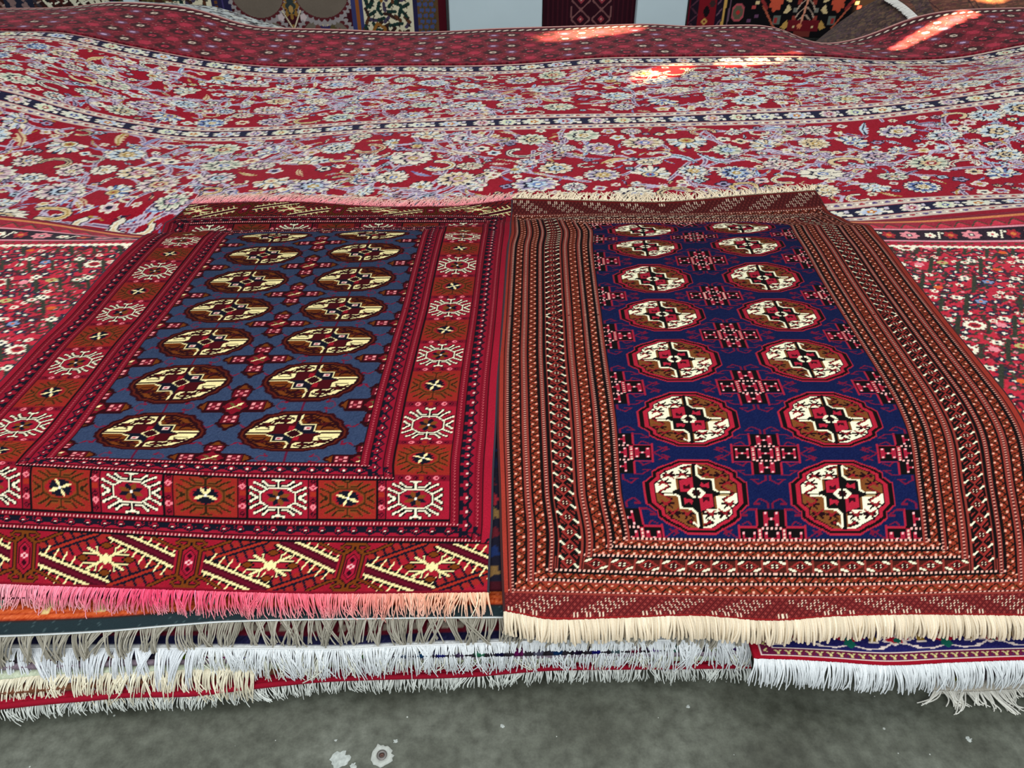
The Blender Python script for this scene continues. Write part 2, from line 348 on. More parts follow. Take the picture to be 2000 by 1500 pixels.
# ================================================================= brown-red rug with navy field
def design_navy():
    W, H = 480, 760
    ED = (186, 70, 56); ST = (168, 70, 60); BLK = (22, 16, 18); RED = (208, 50, 76); PKD = (246, 190, 170); CR = (252, 246, 208)
    NVY = (25, 38, 90); BR = (150, 92, 46); TRI = (176, 72, 48); MR = (104, 18, 48)
    c = Cv(W, H, ED)
    XB = [5, 14, 21, 31, 39, 46, 68, 80, 88, 96, 102, 109]
    # frames as (x0, x1, y0, y1, kind)
    fr = [(5, 12, 20, 24, 'd'), (12, 21, 24, 30, 't'), (21, 29, 30, 33, 'd'), (29, 38, 33, 39, 't'), (38, 46, 39, 42, 'd'),
          (46, 69, 42, 53, 'm'), (69, 77, 53, 56, 'd'), (77, 87, 56, 61, 't'), (87, 94, 61, 64, 'd'), (94, 102, 64, 68, 't'), (102, 109, 68, 71, 'd')]
    # end panel lattice
    X, Y = np.meshgrid(np.arange(W), np.arange(20))
    g = np.empty((20, W, 3), np.uint8); g[:] = (142, 50, 50)
    lat = ((X + Y) % 6 < 1) | ((X - Y) % 6 < 1)
    g[lat] = (84, 26, 30)
    lat2 = ((X + Y) % 6 == 3) & ((X - Y) % 6 == 3); g[lat2] = (196, 100, 90)
    c.a[:20] = g
    for i in range(-2, 12):
        for r in range(5):
            for k in range(3):
                x = i * 58 + k * 11 + r * 7 + 6; y = 4 + r * 3.2
                if 6 <= x < W - 6:
                    for a, b in ((-1.6, -1), (1.6, 1), (-1.6, 1), (1.6, -1)):
                        c.rect(x + a - .5, y + b - .5, x + a + .6, y + b + .5, (250, 226, 196))
    c.rect(0, 0, W, 2, (168, 44, 44))
    for (x0, x1, y0, y1, kd) in fr:
        c.rect(x0, y0, W - x0, H - y0, BLK)
        # horizontals
        if kd == 'd':
            ym = (y0 + y1) / 2
            c.rect(x0 + 1, y0 + .5, W - x0 - 1, y1 - .5, ST)
            for x in range(x0, W - x0, 4): c.rect(x, ym - .5, x + 2, ym + 1.2, PKD); c.rect(x + 2, ym - .5, x + 4, ym + 1.2, BLK)
            c.rect(x0 + 1.5, y0, x1 - 1.5, H - y0, ST); 
            xm = (x0 + x1) / 2
            for y in range(y0, H - y0, 3): c.rect(xm - 1, y, xm + 1, y + 1.4, (232, 164, 144)); c.rect(xm - 1, y + 1.4, xm + 1, y + 3, (96, 34, 32))
        elif kd == 't':
            c.rect(x0, y0 + .5, W - x0, y1 - .5, TRI)
            n = int((W - 2 * x0) / 14); p = (W - 2 * x0) / n
            for i in range(n):
                xa = x0 + i * p
                c.line([(xa, y0), (xa + p / 2, y1), (xa + p, y0)], 1.2, (46, 24, 18))
                c.rect(xa + p / 2 - 1, y0 + .5, xa + p / 2 + 1, y0 + 2, (250, 190, 160)); c.rect(xa - 1, y1 - 2, xa + 1, y1 - .6, (250, 190, 160))
                c.rect(xa + p / 4, y0 + 1, xa + p / 4 + 2, y1 - 2, (120, 70, 34))
            c.rect(x0 + 1.2, y0, x1 - .6, H - y0, TRI)
            n = int((H - 2 * y0) / 11); p = (H - 2 * y0) / n
            for i in range(n):
                ya = y0 + i * p
                c.line([(x0 + 1, ya), (x1, ya + p / 2), (x0 + 1, ya + p)], 1.2, (46, 24, 18))
                c.line([(x1, ya), (x0 + 1, ya + p / 2), (x1, ya + p)], .9, (70, 34, 22))
                c.rect(x1 - 3, ya + p * .0, x1 - 1.2, ya + 1.6, (255, 176, 150)); c.rect(x0 + 1.8, ya + p / 2 - 1, x0 + 3.6, ya + p / 2 + 1, (255, 176, 150))
                c.rect(x0 + 4, ya + p / 2 - 1, x0 + 6, ya + p / 2 + 1, (120, 70, 34))
        else:
            n = int((W - 2 * x0) / 22); p = (W - 2 * x0) / n; ym = (y0 + y1) / 2
            c.rect(x0, y0 + .5, W - x0, y1 - .5, (92, 38, 30))
            for i in range(n):
                xa = x0 + (i + .5) * p
                c.rect(xa - p / 2 - 1, y0, xa - p / 2 + 1, y1, ST)
                c.poly([(xa - p * .4, ym), (xa, y1 - .5), (xa + p * .4, ym), (xa, y0 + .5)], (176, 62, 56))
                c.poly([(xa - p * .26, ym), (xa, y1 - 2), (xa + p * .26, ym), (xa, y0 + 2)], (78, 22, 24))
                for a, b in ((-2, 1), (2, 1), (-2, -1), (2, -1)): c.rect(xa + a - .6, ym + b - .6, xa + a + .6, ym + b + .6, CR)
                c.line([(xa - p * .42, y1 - 3.5), (xa - p * .22, y1 - 1.5)], 1.8, CR); c.line([(xa + p * .2, y0 + 1.5), (xa + p * .42, y0 + 3.2)], 1.8, CR)
            c.rect(x0, y0, x1, H - y0, BLK)
            c.rect(x0 + .6, y0, x0 + 2, H - y0, ST); c.rect(x1 - 3, y0, x1 - 1.4, H - y0, ST)
            n = int((H - 2 * y0) / 13); p = (H - 2 * y0) / n; xm = (x0 + x1) / 2 - .5
            for i in range(n):
                ya = y0 + (i + .5) * p
                c.poly([(xm, ya - p * .5), (xm + 6.5, ya), (xm, ya + p * .5), (xm - 6.5, ya)], (176, 62, 56))
                c.poly([(xm, ya - p * .34), (xm + 4.4, ya), (xm, ya + p * .34), (xm - 4.4, ya)], (70, 20, 22))
                c.line([(xm - 3, ya - p * .5), (xm - 6.5, ya - p * .25)], 1.3, (176, 62, 56)); c.line([(xm + 3, ya + p * .5), (xm + 6.5, ya + p * .25)], 1.3, (176, 62, 56))
                c.line([(xm - 7.8, ya + p * .34), (xm - 4.6, ya + p * .16)], 1.5, CR); c.line([(xm + 4.6, ya - p * .16), (xm + 7.8, ya - p * .34)], 1.5, CR)
                c.rect(xm - 8.6, ya + p * .26, xm - 6.6, ya + p * .44, CR); c.rect(xm + 6.6, ya - p * .44, xm + 8.6, ya - p * .26, CR)
                for a, b in ((-1.5, 1), (1.5, 1), (-1.5, -1), (1.5, -1)): c.rect(xm + a - .6, ya + b - .6, xm + a + .8, ya + b + .8, (250, 226, 190))
                c.rect(x0 + 2, ya + p * .45, x0 + 4, ya + p * .55, ST); c.rect(x1 - 5, ya + p * .45, x1 - 3, ya + p * .55, ST)
    f = Cv(262, H - 142, NVY)
    f.a[:] = np.clip(f.a + rng.normal(0, 4, f.a.shape[:2])[..., None], 0, 255).astype(np.uint8)
    Q = [(.28, 1), (.45, .88), (.66, .76), (.82, .62), (.82, .48), (1, .29), (1, 0)]
    def gul(cx, cy):
        rx, ry = 46.5, 37
        def L(pts, w, col): f.line(T(cx, cy, rx, ry, pts), w, col)
        def P(pts, col, clip=None): f.poly(T(cx, cy, rx, ry, pts), col, clip)
        for ax, ay, col in ((1, 1, (200, 48, 72)), (.965, .955, BLK), (.89, .90, (206, 46, 70)), (.80, .85, BLK), (.775, .83, BR)):
            f.poly(T(cx, cy, rx * ax, ry * ay, sym4(Q)), col)
        f.poly(T(cx, cy, rx * .775, ry * .83, sym4(Q)), CR, lambda X, Y: (X < cx) == (Y > cy))
        for sx, sy in ((-1, 1), (1, 1), (-1, -1), (1, -1)):
            dk = (48, 12, 20); ac = (170, 40, 50)
            for bx, by in ((.22, .52), (.50, .50), (.60, .28)):
                L([((bx - .13) * sx, by * sy), ((bx + .1) * sx, by * sy)], 2.2, dk)
                L([((bx - .1) * sx, (by + .1) * sy), (bx * sx, by * sy), ((bx + .06) * sx, (by + .12) * sy)], 1.7, dk)
                L([((bx - .1) * sx, (by - .09) * sy), (bx * sx, by * sy), ((bx + .1) * sx, (by - .08) * sy)], 1.4, ac)
                L([(bx * sx, (by + .02) * sy), ((bx + .05) * sx, (by + .02) * sy)], 1.4, ac)
            L([(.04 * sx, .80 * sy), (.26 * sx, .72 * sy), (.16 * sx, .66 * sy)], 1.9, dk); L([(.06 * sx, .76 * sy), (.2 * sx, .70 * sy)], 1.3, ac)
            L([(.72 * sx, .0), (.5 * sx, .16 * sy)], 1.9, dk); L([(.7 * sx, .03 * sy), (.52 * sx, .17 * sy)], 1.4, ac)
        for s1 in (1, -1):
            L([(.36 * s1, .03), (.64 * s1, .03)], 1.6, CR); L([(.36 * s1, -.05), (.62 * s1, -.05)], 1.4, CR if s1 < 0 else (200, 170, 120))
            L([(.4 * s1, -.01), (.66 * s1, -.01)], 1, BLK)
        L([(0, .82), (0, -.82)], 4, BLK); L([(-.055, .78), (-.055, .46)], 1.6, BR); L([(.055, -.78), (.055, -.46)], 1.6, BR)
        L([(.05, .8), (.05, .5)], 2, CR); L([(-.05, -.8), (-.05, -.5)], 2, CR); L([(.05, .8), (.14, .72)], 1.4, CR); L([(-.05, -.8), (-.14, -.72)], 1.4, CR)
        st = [(0, .46), (.08, .46), (.14, .38), (.33, .38), (.33, .1), (.42, .03)]
        full = st + [(x, -y) for x, y in reversed(st)] + [(-x, -y) for x, y in st] + [(-x, y) for x, y in reversed(st)]
        f.poly(T(cx, cy, rx * 1.08, ry * 1.08, full), BLK)
        P(full, BLK); 
        for s1 in (-1, 1):
            P([(-.31 * s1, .04 * s1), (-.31 * s1, .34 * s1), (-.04 * s1, .46 * s1), (-.04 * s1, .04 * s1)], (206, 46, 72))
            P([(-.24 * s1, .12 * s1), (-.24 * s1, .24 * s1), (-.16 * s1, .18 * s1), (-.1 * s1, .26 * s1), (-.1 * s1, .12 * s1)], (70, 12, 26))
            P([(.08 * s1, .18 * s1), (.12 * s1, .3 * s1), (.17 * s1, .24 * s1), (.25 * s1, .3 * s1), (.25 * s1, .14 * s1)], (206, 46, 72))
            L([(.05 * s1, .5 * s1), (.13 * s1, .40 * s1), (.34 * s1, .385 * s1), (.34 * s1, .1 * s1), (.42 * s1, .04 * s1)], 1.7, CR)
            L([(-.35 * s1, .38 * s1), (-.35 * s1, .1 * s1)], 1.6, BR)
        P([(-.17, 0), (-.08, .14), (.08, .14), (.17, 0), (.08, -.14), (-.08, -.14)], CR)
        P([(-.09, 0), (-.05, .08), (.05, .08), (.09, 0), (.05, -.08), (-.05, -.08)], (60, 12, 20)); L([(0, .16), (0, -.16)], 1.2, BLK); L([(-.18, 0), (.18, 0)], .9, BLK)
    def minor(cx, cy):
        o = (196, 44, 72); d = (146, 30, 66)
        def R(x0, y0, x1, y1, col): f.rect(cx + x0, cy + y0, cx + x1, cy + y1, col)
        for s in (-1, 1):
            f.rect(cx + s * 12, cy - 9, cx + s * 30, cy + 9, BLK); f.rect(cx + s * 29, cy - 12, cx + s * 31, cy + 12, o)
            f.rect(cx - 12, cy + s * 10, cx + 12, cy + s * 25, BLK)
            f.rect(cx - 14, cy + s * 10, cx - 12, cy + s * 26, o); f.rect(cx + 12, cy + s * 10, cx + 14, cy + s * 26, o)
            f.line([(cx + s * 12, cy + 10), (cx + s * 30, cy + 10)], 1, o); f.line([(cx + s * 12, cy - 10), (cx + s * 30, cy - 10)], 1, o)
            for k in (-1, 1):
                f.line([(cx + s * 31, cy), (cx + s * 37, cy + k * 4), (cx + s * 43, cy + k * 8), (cx + s * 43, cy + k * 4), (cx + s * 36, cy + k * 8)], 1.3, d)
                f.line([(cx + s * 39, cy + k * 2), (cx + s * 45, cy + k * 5)], 1.2, d)
                f.line([(cx + k * 2, cy + s * 26), (cx + k * 2, cy + s * 31), (cx + k * 9, cy + s * 35), (cx + k * 15, cy + s * 30), (cx + k * 9, cy + s * 30)], 1.3, d)
                f.line([(cx + k * 13, cy + s * 25), (cx + k * 20, cy + s * 25), (cx + k * 27, cy + s * 20), (cx + k * 21, cy + s * 20)], 1.3, d)
                f.line([(cx + s * 18, cy + k * 11), (cx + s * 21, cy + k * 15), (cx + s * 27, cy + k * 12)], 1.3, d)
            tx, ty = cx + s * 21, cy
            for (px_, py_) in ((tx, ty), (cx, cy + s * 17)):
                f.rect(px_ - 6, py_ - 1, px_ + 6, py_ + 1, o)
                for a in (-1, 1):
                    f.rect(px_ + a * 5 - 1.5, py_ - 6, px_ + a * 5 + 1.5, py_ + 6, o)
                    for b in (-1, 1): f.rect(px_ + a * 5 - 1, py_ + b * 5 - 1, px_ + a * 5 + 1, py_ + b * 5 + 1, (255, 180, 180)); f.rect(px_ + a * 1.5 - 3 * a, py_ + b * 5 - 1, px_ + a * 1.5, py_ + b * 5 + 1, BLK)
                f.rect(px_ - 1, py_ - 1, px_ + 1, py_ + 1, (255, 190, 190))
        R(-13, -11, 13, 11, BLK)
        R(-13, -9, -9, 9, o); R(9, -9, 13, 9, o)
        for k in range(-8, 9, 3):
            R(-12, k - .6, -10, k + .7, (240, 200, 180)); R(10, k - .6, 12, k + .7, (240, 200, 180))
        for i in range(-2, 3):
            for j in (-9, 9): R(i * 4 - 1, j - 1, i * 4 + 1, j + 1, (255, 190, 180))
        R(-6, -1, 6, 1, o); R(-7, -6, -4, 6, o); R(4, -6, 7, 6, o)
        for a in (-5, 5):
            for b in (-5, 5): R(a - 1, b - 1, a + 1, b + 1, (255, 180, 180))
        R(-1, -1, 1, 1, (255, 190, 190))
    gx = (66, 196); gy = [40 + 89.7 * i for i in range(7)]
    for y in [0] + [y + 44.8 for y in gy[:-1]] + [f.h]:
        for x in (0, 131, 262): minor(x, y)
    for x in gx:
        for y in gy: gul(x, y)
    c.mirror_x()
    c.fliptop()
    c.paste(f, 109, 71)
    return c
# ================================================================= big crimson floral carpet
CREAM = (240, 226, 190)
def noise(c, s):
    c.a[:] = np.clip(c.a.astype(np.int16) + rng.normal(0, s, c.a.shape[:2])[..., None], 0, 255).astype(np.uint8)

def flower(c, x, y, r, kind, r_):
    LAV = (164, 150, 178); ICE = (188, 204, 214); BL = (96, 118, 168); GR = (184, 192, 166); PKL = (204, 170, 176)
    GO = (172, 138, 66); NV = (28, 26, 50); WH = (228, 218, 196); RD = (142, 26, 44); SAND = (216, 190, 146)
    main = [LAV, ICE, WH, GR, PKL, SAND, BL, LAV, ICE, GR][r_.integers(10)]
    rot = r_.random() * 6.28
    rx, ry = r * (.95 + .35 * r_.random()), r * (.8 + .2 * r_.random())
    if kind == 0:      # large palmette, petals edged and ribbed
        n = int(r_.integers(11, 19))
        c.petals(x, y, rx + 1.3, ry + 1.3, n, .22, NV, rot)
        c.petals(x, y, rx + .3, ry + .3, n, .22, WH, rot)
        c.petals(x, y, rx * .84, ry * .84, n, .22, main, rot)
        for k in range(n):
            a = rot * 0 + 2 * math.pi * k / n + rot
            c.line([(x + rx * .5 * math.cos(a), y + ry * .5 * math.sin(a)), (x + rx * .88 * math.cos(a), y + ry * .88 * math.sin(a))], 1.0, NV if k % 2 else WH)
        c.petals(x, y, rx * .58, ry * .58, max(5, n // 2), .35, NV, rot + .2)
        c.petals(x + rx * .06, y, rx * .48, ry * .48, max(5, n // 2), .35, [WH, SAND, PKL, ICE][r_.integers(4)], rot + .2)
        c.petals(x + rx * .08, y, rx * .28, ry * .28, 6, .3, [BL, RD, GO, NV][r_.integers(4)], rot)
        c.ell(x + rx * .1, y, rx * .12, ry * .12, WH)
    elif kind == 1:    # fan palmette
        a0 = rot; m = 11
        for k in range(m):
            a = a0 + (k - m // 2) * .34; q = r * (1.1 - .03 * abs(k - m // 2))
            c.line([(x, y), (x + q * math.cos(a), y + q * math.sin(a))], r * .24 + .8, NV if k % 2 else WH)
        for k in range(m):
            a = a0 + (k - m // 2) * .34
            c.line([(x + r * .3 * math.cos(a), y + r * .3 * math.sin(a)), (x + r * .95 * math.cos(a), y + r * .95 * math.sin(a))], r * .15, [main, WH, ICE][k % 3])
        c.ell(x, y, r * .5, r * .42, NV); c.ell(x, y, r * .42, r * .34, [WH, SAND][r_.integers(2)]); c.petals(x, y, r * .3, r * .26, 6, .3, [BL, GO, main][r_.integers(3)], rot)
        c.ell(x, y, r * .1, r * .1, RD)
    elif kind == 2:    # little blossom
        n = int(r_.integers(4, 7))
        c.petals(x, y, r + .8, r * .85 + .8, n, .35, NV if r_.random() < .35 else WH, rot)
        c.petals(x, y, r * .85, r * .7, n, .35, [WH, SAND, LAV, ICE, PKL][r_.integers(5)], rot)
        c.petals(x, y, r * .42, r * .36, 5, .2, [NV, NV, RD, GO][r_.integers(4)], rot)
    elif kind == 3:    # long leaf, serrated
        L_ = r * 1.6; d = (math.cos(rot), math.sin(rot)); nn = (-d[1], d[0])
        def P(u, v): return (x + d[0] * u + nn[0] * v + nn[0] * .35 * r * (u / L_) ** 2, y + d[1] * u + nn[1] * v + nn[1] * .35 * r * (u / L_) ** 2)
        up = [P(L_ * t, r * .44 * math.sin(math.pi * (t + 1) / 2) * (1 + .3 * ((k % 2) * 2 - 1))) for k, t in enumerate(np.linspace(-1, 1, 13))]
        dn = [P(L_ * t, -r * .26 * math.sin(math.pi * (t + 1) / 2)) for t in np.linspace(1, -1, 8)]
        c.poly(up + dn, [WH, SAND, ICE, LAV][r_.integers(4)]); c.line([P(-L_, 0), P(0, 0), P(L_ * .9, 0)], max(1.1, r * .14), [NV, BL, GO, RD][r_.integers(4)])
    elif kind == 4:    # curled ribbon leaf
        p = [(x + r * math.cos(rot + t) * (1 + .1 * t), y + r * .8 * math.sin(rot + t)) for t in np.linspace(0, 4.2, 12)]
        c.line(p, r * .6, NV); c.line(p, r * .42, WH if r_.random() < .6 else SAND); c.line(p[1:], r * .14, [RD, NV, SAND, GO][r_.integers(4)])

def vine(c, x, y, a, r_, n=24, step=5.0, curl=.09):
    p = [(x, y)]
    for i in range(n):
        a += curl * (1 if i < n // 2 else -1) + r_.normal(0, .03)
        x += step * math.cos(a); y += step * .8 * math.sin(a); p.append((x, y))
    c.line(p, 3.6, (196, 182, 196)); c.line(p, 1.5, (112, 84, 112))
    for q in p[2::4]:
        b = a + r_.uniform(-1.5, 1.5); e = (q[0] + 13 * math.cos(b), q[1] + 10 * math.sin(b))
        c.line([q, e], 2.4, (190, 176, 194)); flower(c, e[0], e[1], r_.uniform(3, 4.6), [2, 3][r_.integers(2)], r_)
    return p

def scatter(c, x0, y0, x1, y1, r_, dens=1.0):
    """vines first, then palmettes, blossoms and leaves packed without touching"""
    A = (x1 - x0) * (y1 - y0)
    for i in range(int(A / 820)):
        vine(c, r_.uniform(x0, x1), r_.uniform(y0, y1), r_.uniform(0, 6.28), r_, n=int(r_.integers(8, 20)), curl=r_.uniform(-.22, .22))
    cell = 8; gw = int((x1 - x0) / cell) + 2; gh = int((y1 - y0) / cell) + 2
    grid = {}
    def free(x, y, r):
        gx, gy = int((x - x0) / cell), int((y - y0) / cell); k = int((r + 13) / cell) + 1
        for i in range(gx - k, gx + k + 1):
            for j in range(gy - k, gy + k + 1):
                for (a, b, q) in grid.get((i, j), ()):
                    if (a - x) ** 2 + (b - y) ** 2 < (q + r) ** 2: return False
        return True
    def put(x, y, r): grid.setdefault((int((x - x0) / cell), int((y - y0) / cell)), []).append((x, y, r))
    for (rr, kinds, num, pad) in ((13.5, (0, 0, 0, 1), A / 1100, 2.6), (9, (0, 1, 4, 3), A / 420, 1.8), (5.6, (2, 2, 3, 4), A / 120, 1.3), (3.4, (2, 3), A / 45, .8)):
        for i in range(int(num * dens * 1.6)):
            x, y = r_.uniform(x0, x1), r_.uniform(y0, y1); r = rr * r_.uniform(.82, 1.15)
            if y - r * .8 < y0 or y + r * .8 > y1: continue
            if free(x, y, r + pad * .5):
                put(x, y, r + pad * .5); flower(c, x, y, r, kinds[r_.integers(len(kinds))], r_)

def guard(c, y0, y1, r_):
    W = c.w; h = y1 - y0; a = y0 + h * .29; b = y1 - h * .29
    c.rect(0, y0, W, y1, (206, 188, 172))
    for (p, q) in ((y0, a), (b, y1)):
        m = (p + q) / 2
        c.rect(0, p, W, p + 1, (150, 60, 70)); c.rect(0, q - 1, W, q, (150, 60, 70))
        for x in range(0, W, 9):
            c.ell(x + 4, m, 2.2, 1.6, (90, 70, 120) if (x // 9) % 3 else (160, 50, 60)); c.rect(x, m - 1, x + 1.5, m + 1, (250, 244, 220))
            c.rect(x + 7, m + 1, x + 8.5, m + 2.4, (60, 50, 80))
    c.rect(0, a, W, b, (24, 24, 52))
    m = (a + b) / 2; hh = (b - a) / 2; i = 0
    x = 6.0
    while x < W:
        k = i % 4
        col = [(220, 222, 200), (180, 192, 212), (198, 164, 174), (206, 214, 176)][k]
        rx = 10.5 if k in (0, 1) else 8
        c.petals(x, m, rx + .5, hh * .88, 8, .3, (226, 218, 198), .3); c.petals(x, m, rx * .75, hh * .7, 8, .3, col, .3)
        c.petals(x, m, rx * .35, hh * .4, 5, .2, [(70, 80, 140), (190, 120, 50), (150, 30, 50)][i % 3], 0); c.rect(x - .7, m - .7, x + .8, m + .8, (250, 240, 210))
        c.rect(x + rx, m - hh * .7, x + rx + 3, m - hh * .2, (240, 230, 210)); c.rect(x + rx, m + hh * .2, x + rx + 2.5, m + hh * .7, (200, 190, 200))
        x += rx * 2 + 7; i += 1

FL_W, FL_H = 1400, 480      # rows every 5 mm
FG0, FG1, MG0, MG1, BG0, BG1 = 28, 62, 224, 258, 418, 452
def design_floral():
    r_ = np.random.default_rng(21)
    c = Cv(FL_W, FL_H, (148, 8, 32))
    scatter(c, 0, FG1, FL_W, MG0, r_); scatter(c, 0, MG1, FL_W, BG0, r_)
    for a, b in ((FG0, FG1), (MG0, MG1), (BG0, BG1)): guard(c, a, b, r_)
    c.rect(0, 0, FL_W, FG0, (142, 10, 34)); c.rect(0, BG1, FL_W, FL_H, (132, 12, 34))
    noise(c, 5)
    return c

# ================================================================= dense small-flowered red carpet
DN_W, DN_H = 960, 320
def design_dense():
    r_ = np.random.default_rng(5)
    W, H = DN_W, DN_H
    RD = (196, 36, 58); c = Cv(W, H, RD)
    WH = (250, 240, 212); GN = (58, 64, 46); NV = (34, 30, 56); PK = (240, 140, 150); DK = (92, 20, 36)
    F1 = H - 46
    for i in range(9500):
        x, y = r_.uniform(0, W), r_.uniform(0, F1); a = r_.uniform(0, 3.14)
        c.line([(x, y), (x + 6 * math.cos(a), y + 5 * math.sin(a))], 1.9, [(64, 18, 32), (52, 54, 44), (96, 20, 36), (70, 30, 44)][r_.integers(4)])
    for j in range(0, F1 // 7 + 1):
        for i in range(0, W // 8 + 1):
            x = i * 8 + (j % 2) * 4 + r_.uniform(-1.6, 1.6); y = j * 7 + r_.uniform(-1.6, 1.6)
            t = r_.random()
            if t < .36: c.petals(x, y, 3.8, 3.3, 4, .5, NV, r_.random()); c.petals(x, y, 1.6, 1.4, 4, .5, WH, .4)
            elif t < .52: c.petals(x, y, 3.4, 3.0, 5, .3, GN, r_.random()); c.ell(x, y, 1.4, 1.2, PK)
            elif t < .68: c.line([(x - 3, y - 2), (x, y + 1), (x + 3, y - 1)], 1.7, DK); c.rect(x - 1, y, x + 1, y + 1, WH)
            elif t < .86: c.line([(x - 2, y), (x + 1, y + 2)], 1.6, GN); c.rect(x + 1, y - 1, x + 2.2, y + .6, PK)
            else: c.petals(x, y, 2.8, 2.4, 5, .35, WH, 0); c.ell(x, y, 1.1, 1.0, (190, 30, 50))
    sp = 34
    for j in range(0, F1 // 26 + 1):
        for i in range(-1, W // sp + 2):
            x = i * sp + (j % 2) * sp / 2; y = j * 26 + 13
            m = -1 if x < W / 2 else 1
            c.line([(x - 6 * m, y - 12), (x - 1 * m, y - 2), (x + 5 * m, y + 10)], 2.8, (48, 52, 38))
            if r_.random() < .6: c.line([(x + 14 * m, y - 9), (x + 20 * m, y + 4)], 2.4, (52, 54, 40))
            c.line([(x + 6 * m, y - 4), (x + 7 * m, y + 2)], 1.6, GN)
            k = (i * 3 + j * 5) % 4
            if k == 0:
                c.ell(x + 10, y, 7.6, 6.2, DK); c.petals(x + 10, y, 6.8, 5.4, 12, .2, WH, 0); c.ell(x + 10, y, 3.8, 2.8, (176, 30, 44)); c.rect(x + 8, y - .6, x + 12, y + .8, DK)
            elif k == 1:
                c.ell(x + 10, y + 2, 4.6, 3.8, NV); c.petals(x + 10, y + 2, 3.8, 3, 5, .3, (132, 150, 190), 0); c.ell(x + 10, y + 2, 1.4, 1.2, (226, 112, 52))
            elif k == 2:
                c.ell(x - 9, y + 4, 4.2, 3.6, GN); c.ell(x - 9, y + 4, 3, 2.4, WH); c.ell(x - 9, y + 4, 1.4, 1.1, RD)
                c.ell(x + 8, y - 6, 3.2, 2.4, (222, 96, 40))
            else:
                c.ell(x - 8, y, 3.4, 2.6, PK); c.ell(x + 9, y + 3, 3.6, 2.6, (196, 180, 110)); c.ell(x + 9, y + 3, 1.4, 1, (190, 40, 60))
            c.petals(x - 3, y + 7, 3.6, 3, 6, .3, WH, .2); c.ell(x - 3, y + 7, 1.5, 1.2, NV)
    # far border
    y = F1
    c.rect(0, y, W, y + 3, WH)
    for x in range(0, W, 5): c.rect(x, y - 1.4, x + 2.4, y, WH); c.rect(x + 2, y + 2, x + 4, y + 3.4, RD)
    c.rect(0, y + 3, W, y + 9, (172, 30, 56))
    for x in range(0, W, 12): c.line([(x, y + 6), (x + 5, y + 7)], 1.5, GN)
    c.rect(0, y + 9, W, y + 11, (226, 150, 160))
    c.rect(0, y + 11, W, y + 27, (40, 22, 36))
    i = 0
    for x in range(4, W, 15):
        ym = y + 19
        if i % 3 == 0: c.petals(x, ym, 7, 6, 7, .3, (232, 140, 146), .2); c.ell(x, ym, 2.4, 2, NV); c.ell(x, ym, 1, .9, WH)
        elif i % 3 == 1: c.petals(x, ym, 4.4, 4, 5, .3, WH, .2); c.ell(x, ym, 1.6, 1.4, (200, 40, 60)); c.line([(x + 5, ym - 5), (x + 8, ym + 5)], 1.4, WH)
        else: c.petals(x, ym, 5.6, 5.2, 6, .4, (170, 40, 50), 0); c.ell(x, ym, 2, 1.6, (216, 120, 60)); c.rect(x - 6, ym + 2, x - 4, ym + 4, WH)
        i += 1
    c.rect(0, y + 27, W, y + 29, (226, 150, 160))
    c.rect(0, y + 29, W, y + 40, (150, 30, 50))
    for x in range(0, W, 13): c.poly([(x, y + 30), (x + 6, y + 38), (x + 13, y + 30)], (196, 50, 70)); c.line([(x, y + 30), (x + 6, y + 38), (x + 12, y + 31)], 1.3, (70, 60, 44))
    c.rect(0, y + 40, W, y + 43, (206, 126, 76)); c.rect(0, y + 43, W, H, (120, 20, 40))
    noise(c, 6)
    return c

# ================================================================= dark red rug of small rosettes along the far edge
TK_W, TK_H = 1440, 130
def design_rosette_rug():
    r_ = np.random.default_rng(9)
    c = Cv(TK_W, TK_H, (116, 24, 38)); W = TK_W; H = TK_H
    MR = (62, 12, 20); PK = (176, 44, 66); WH = (206, 184, 164)
    F0, F1 = 4, 104
    for y in range(0, 110, 5):
        for x in range(0, W, 7):
            xx = x + (y // 5 % 2) * 3.5
            c.rect(xx, y, xx + 3, y + 2, (150, 34, 52) if r_.random() < .6 else (84, 14, 28))
            if r_.random() < .35: c.rect(xx + 3, y + 2, xx + 4.4, y + 3.2, (196, 110, 110))
    rows = [12, 34, 56, 78, 98]
    for j, y in enumerate(rows):
        for i, x in enumerate(np.arange((j % 2) * 20, W + 20, 40)):
            c.petals(x, y, 11, 8, 8, .2, MR, .2)
            c.petals(x, y, 4.4, 3.4, 6, .25, WH if (i + j) % 2 == 0 else PK, 0); c.rect(x - 1.4, y - 1.2, x + 1.6, y + 1.4, MR)
            c.petals(x + 20, y, 7, 6, 6, .2, (110, 60, 84) if i % 2 else (170, 40, 62), 0); c.ell(x + 20, y, 2.6, 2, (190, 160, 190) if i % 2 else PK)
            for dx in (-8, 9, 31): c.rect(x + dx + 4, y + 7, x + dx + 5, y + 8, WH)
    # rows of dashes near the far selvedge
    c.rect(0, 110, W, 124, MR)
    for x in range(0, W, 9):
        c.line([(x, 116), (x + 4, 118.5)], 3.0, (236, 222, 200))
    c.rect(0, 122, W, 126, (96, 14, 30)); c.rect(0, 126, W, H, (206, 150, 140))
    noise(c, 6)
    return c

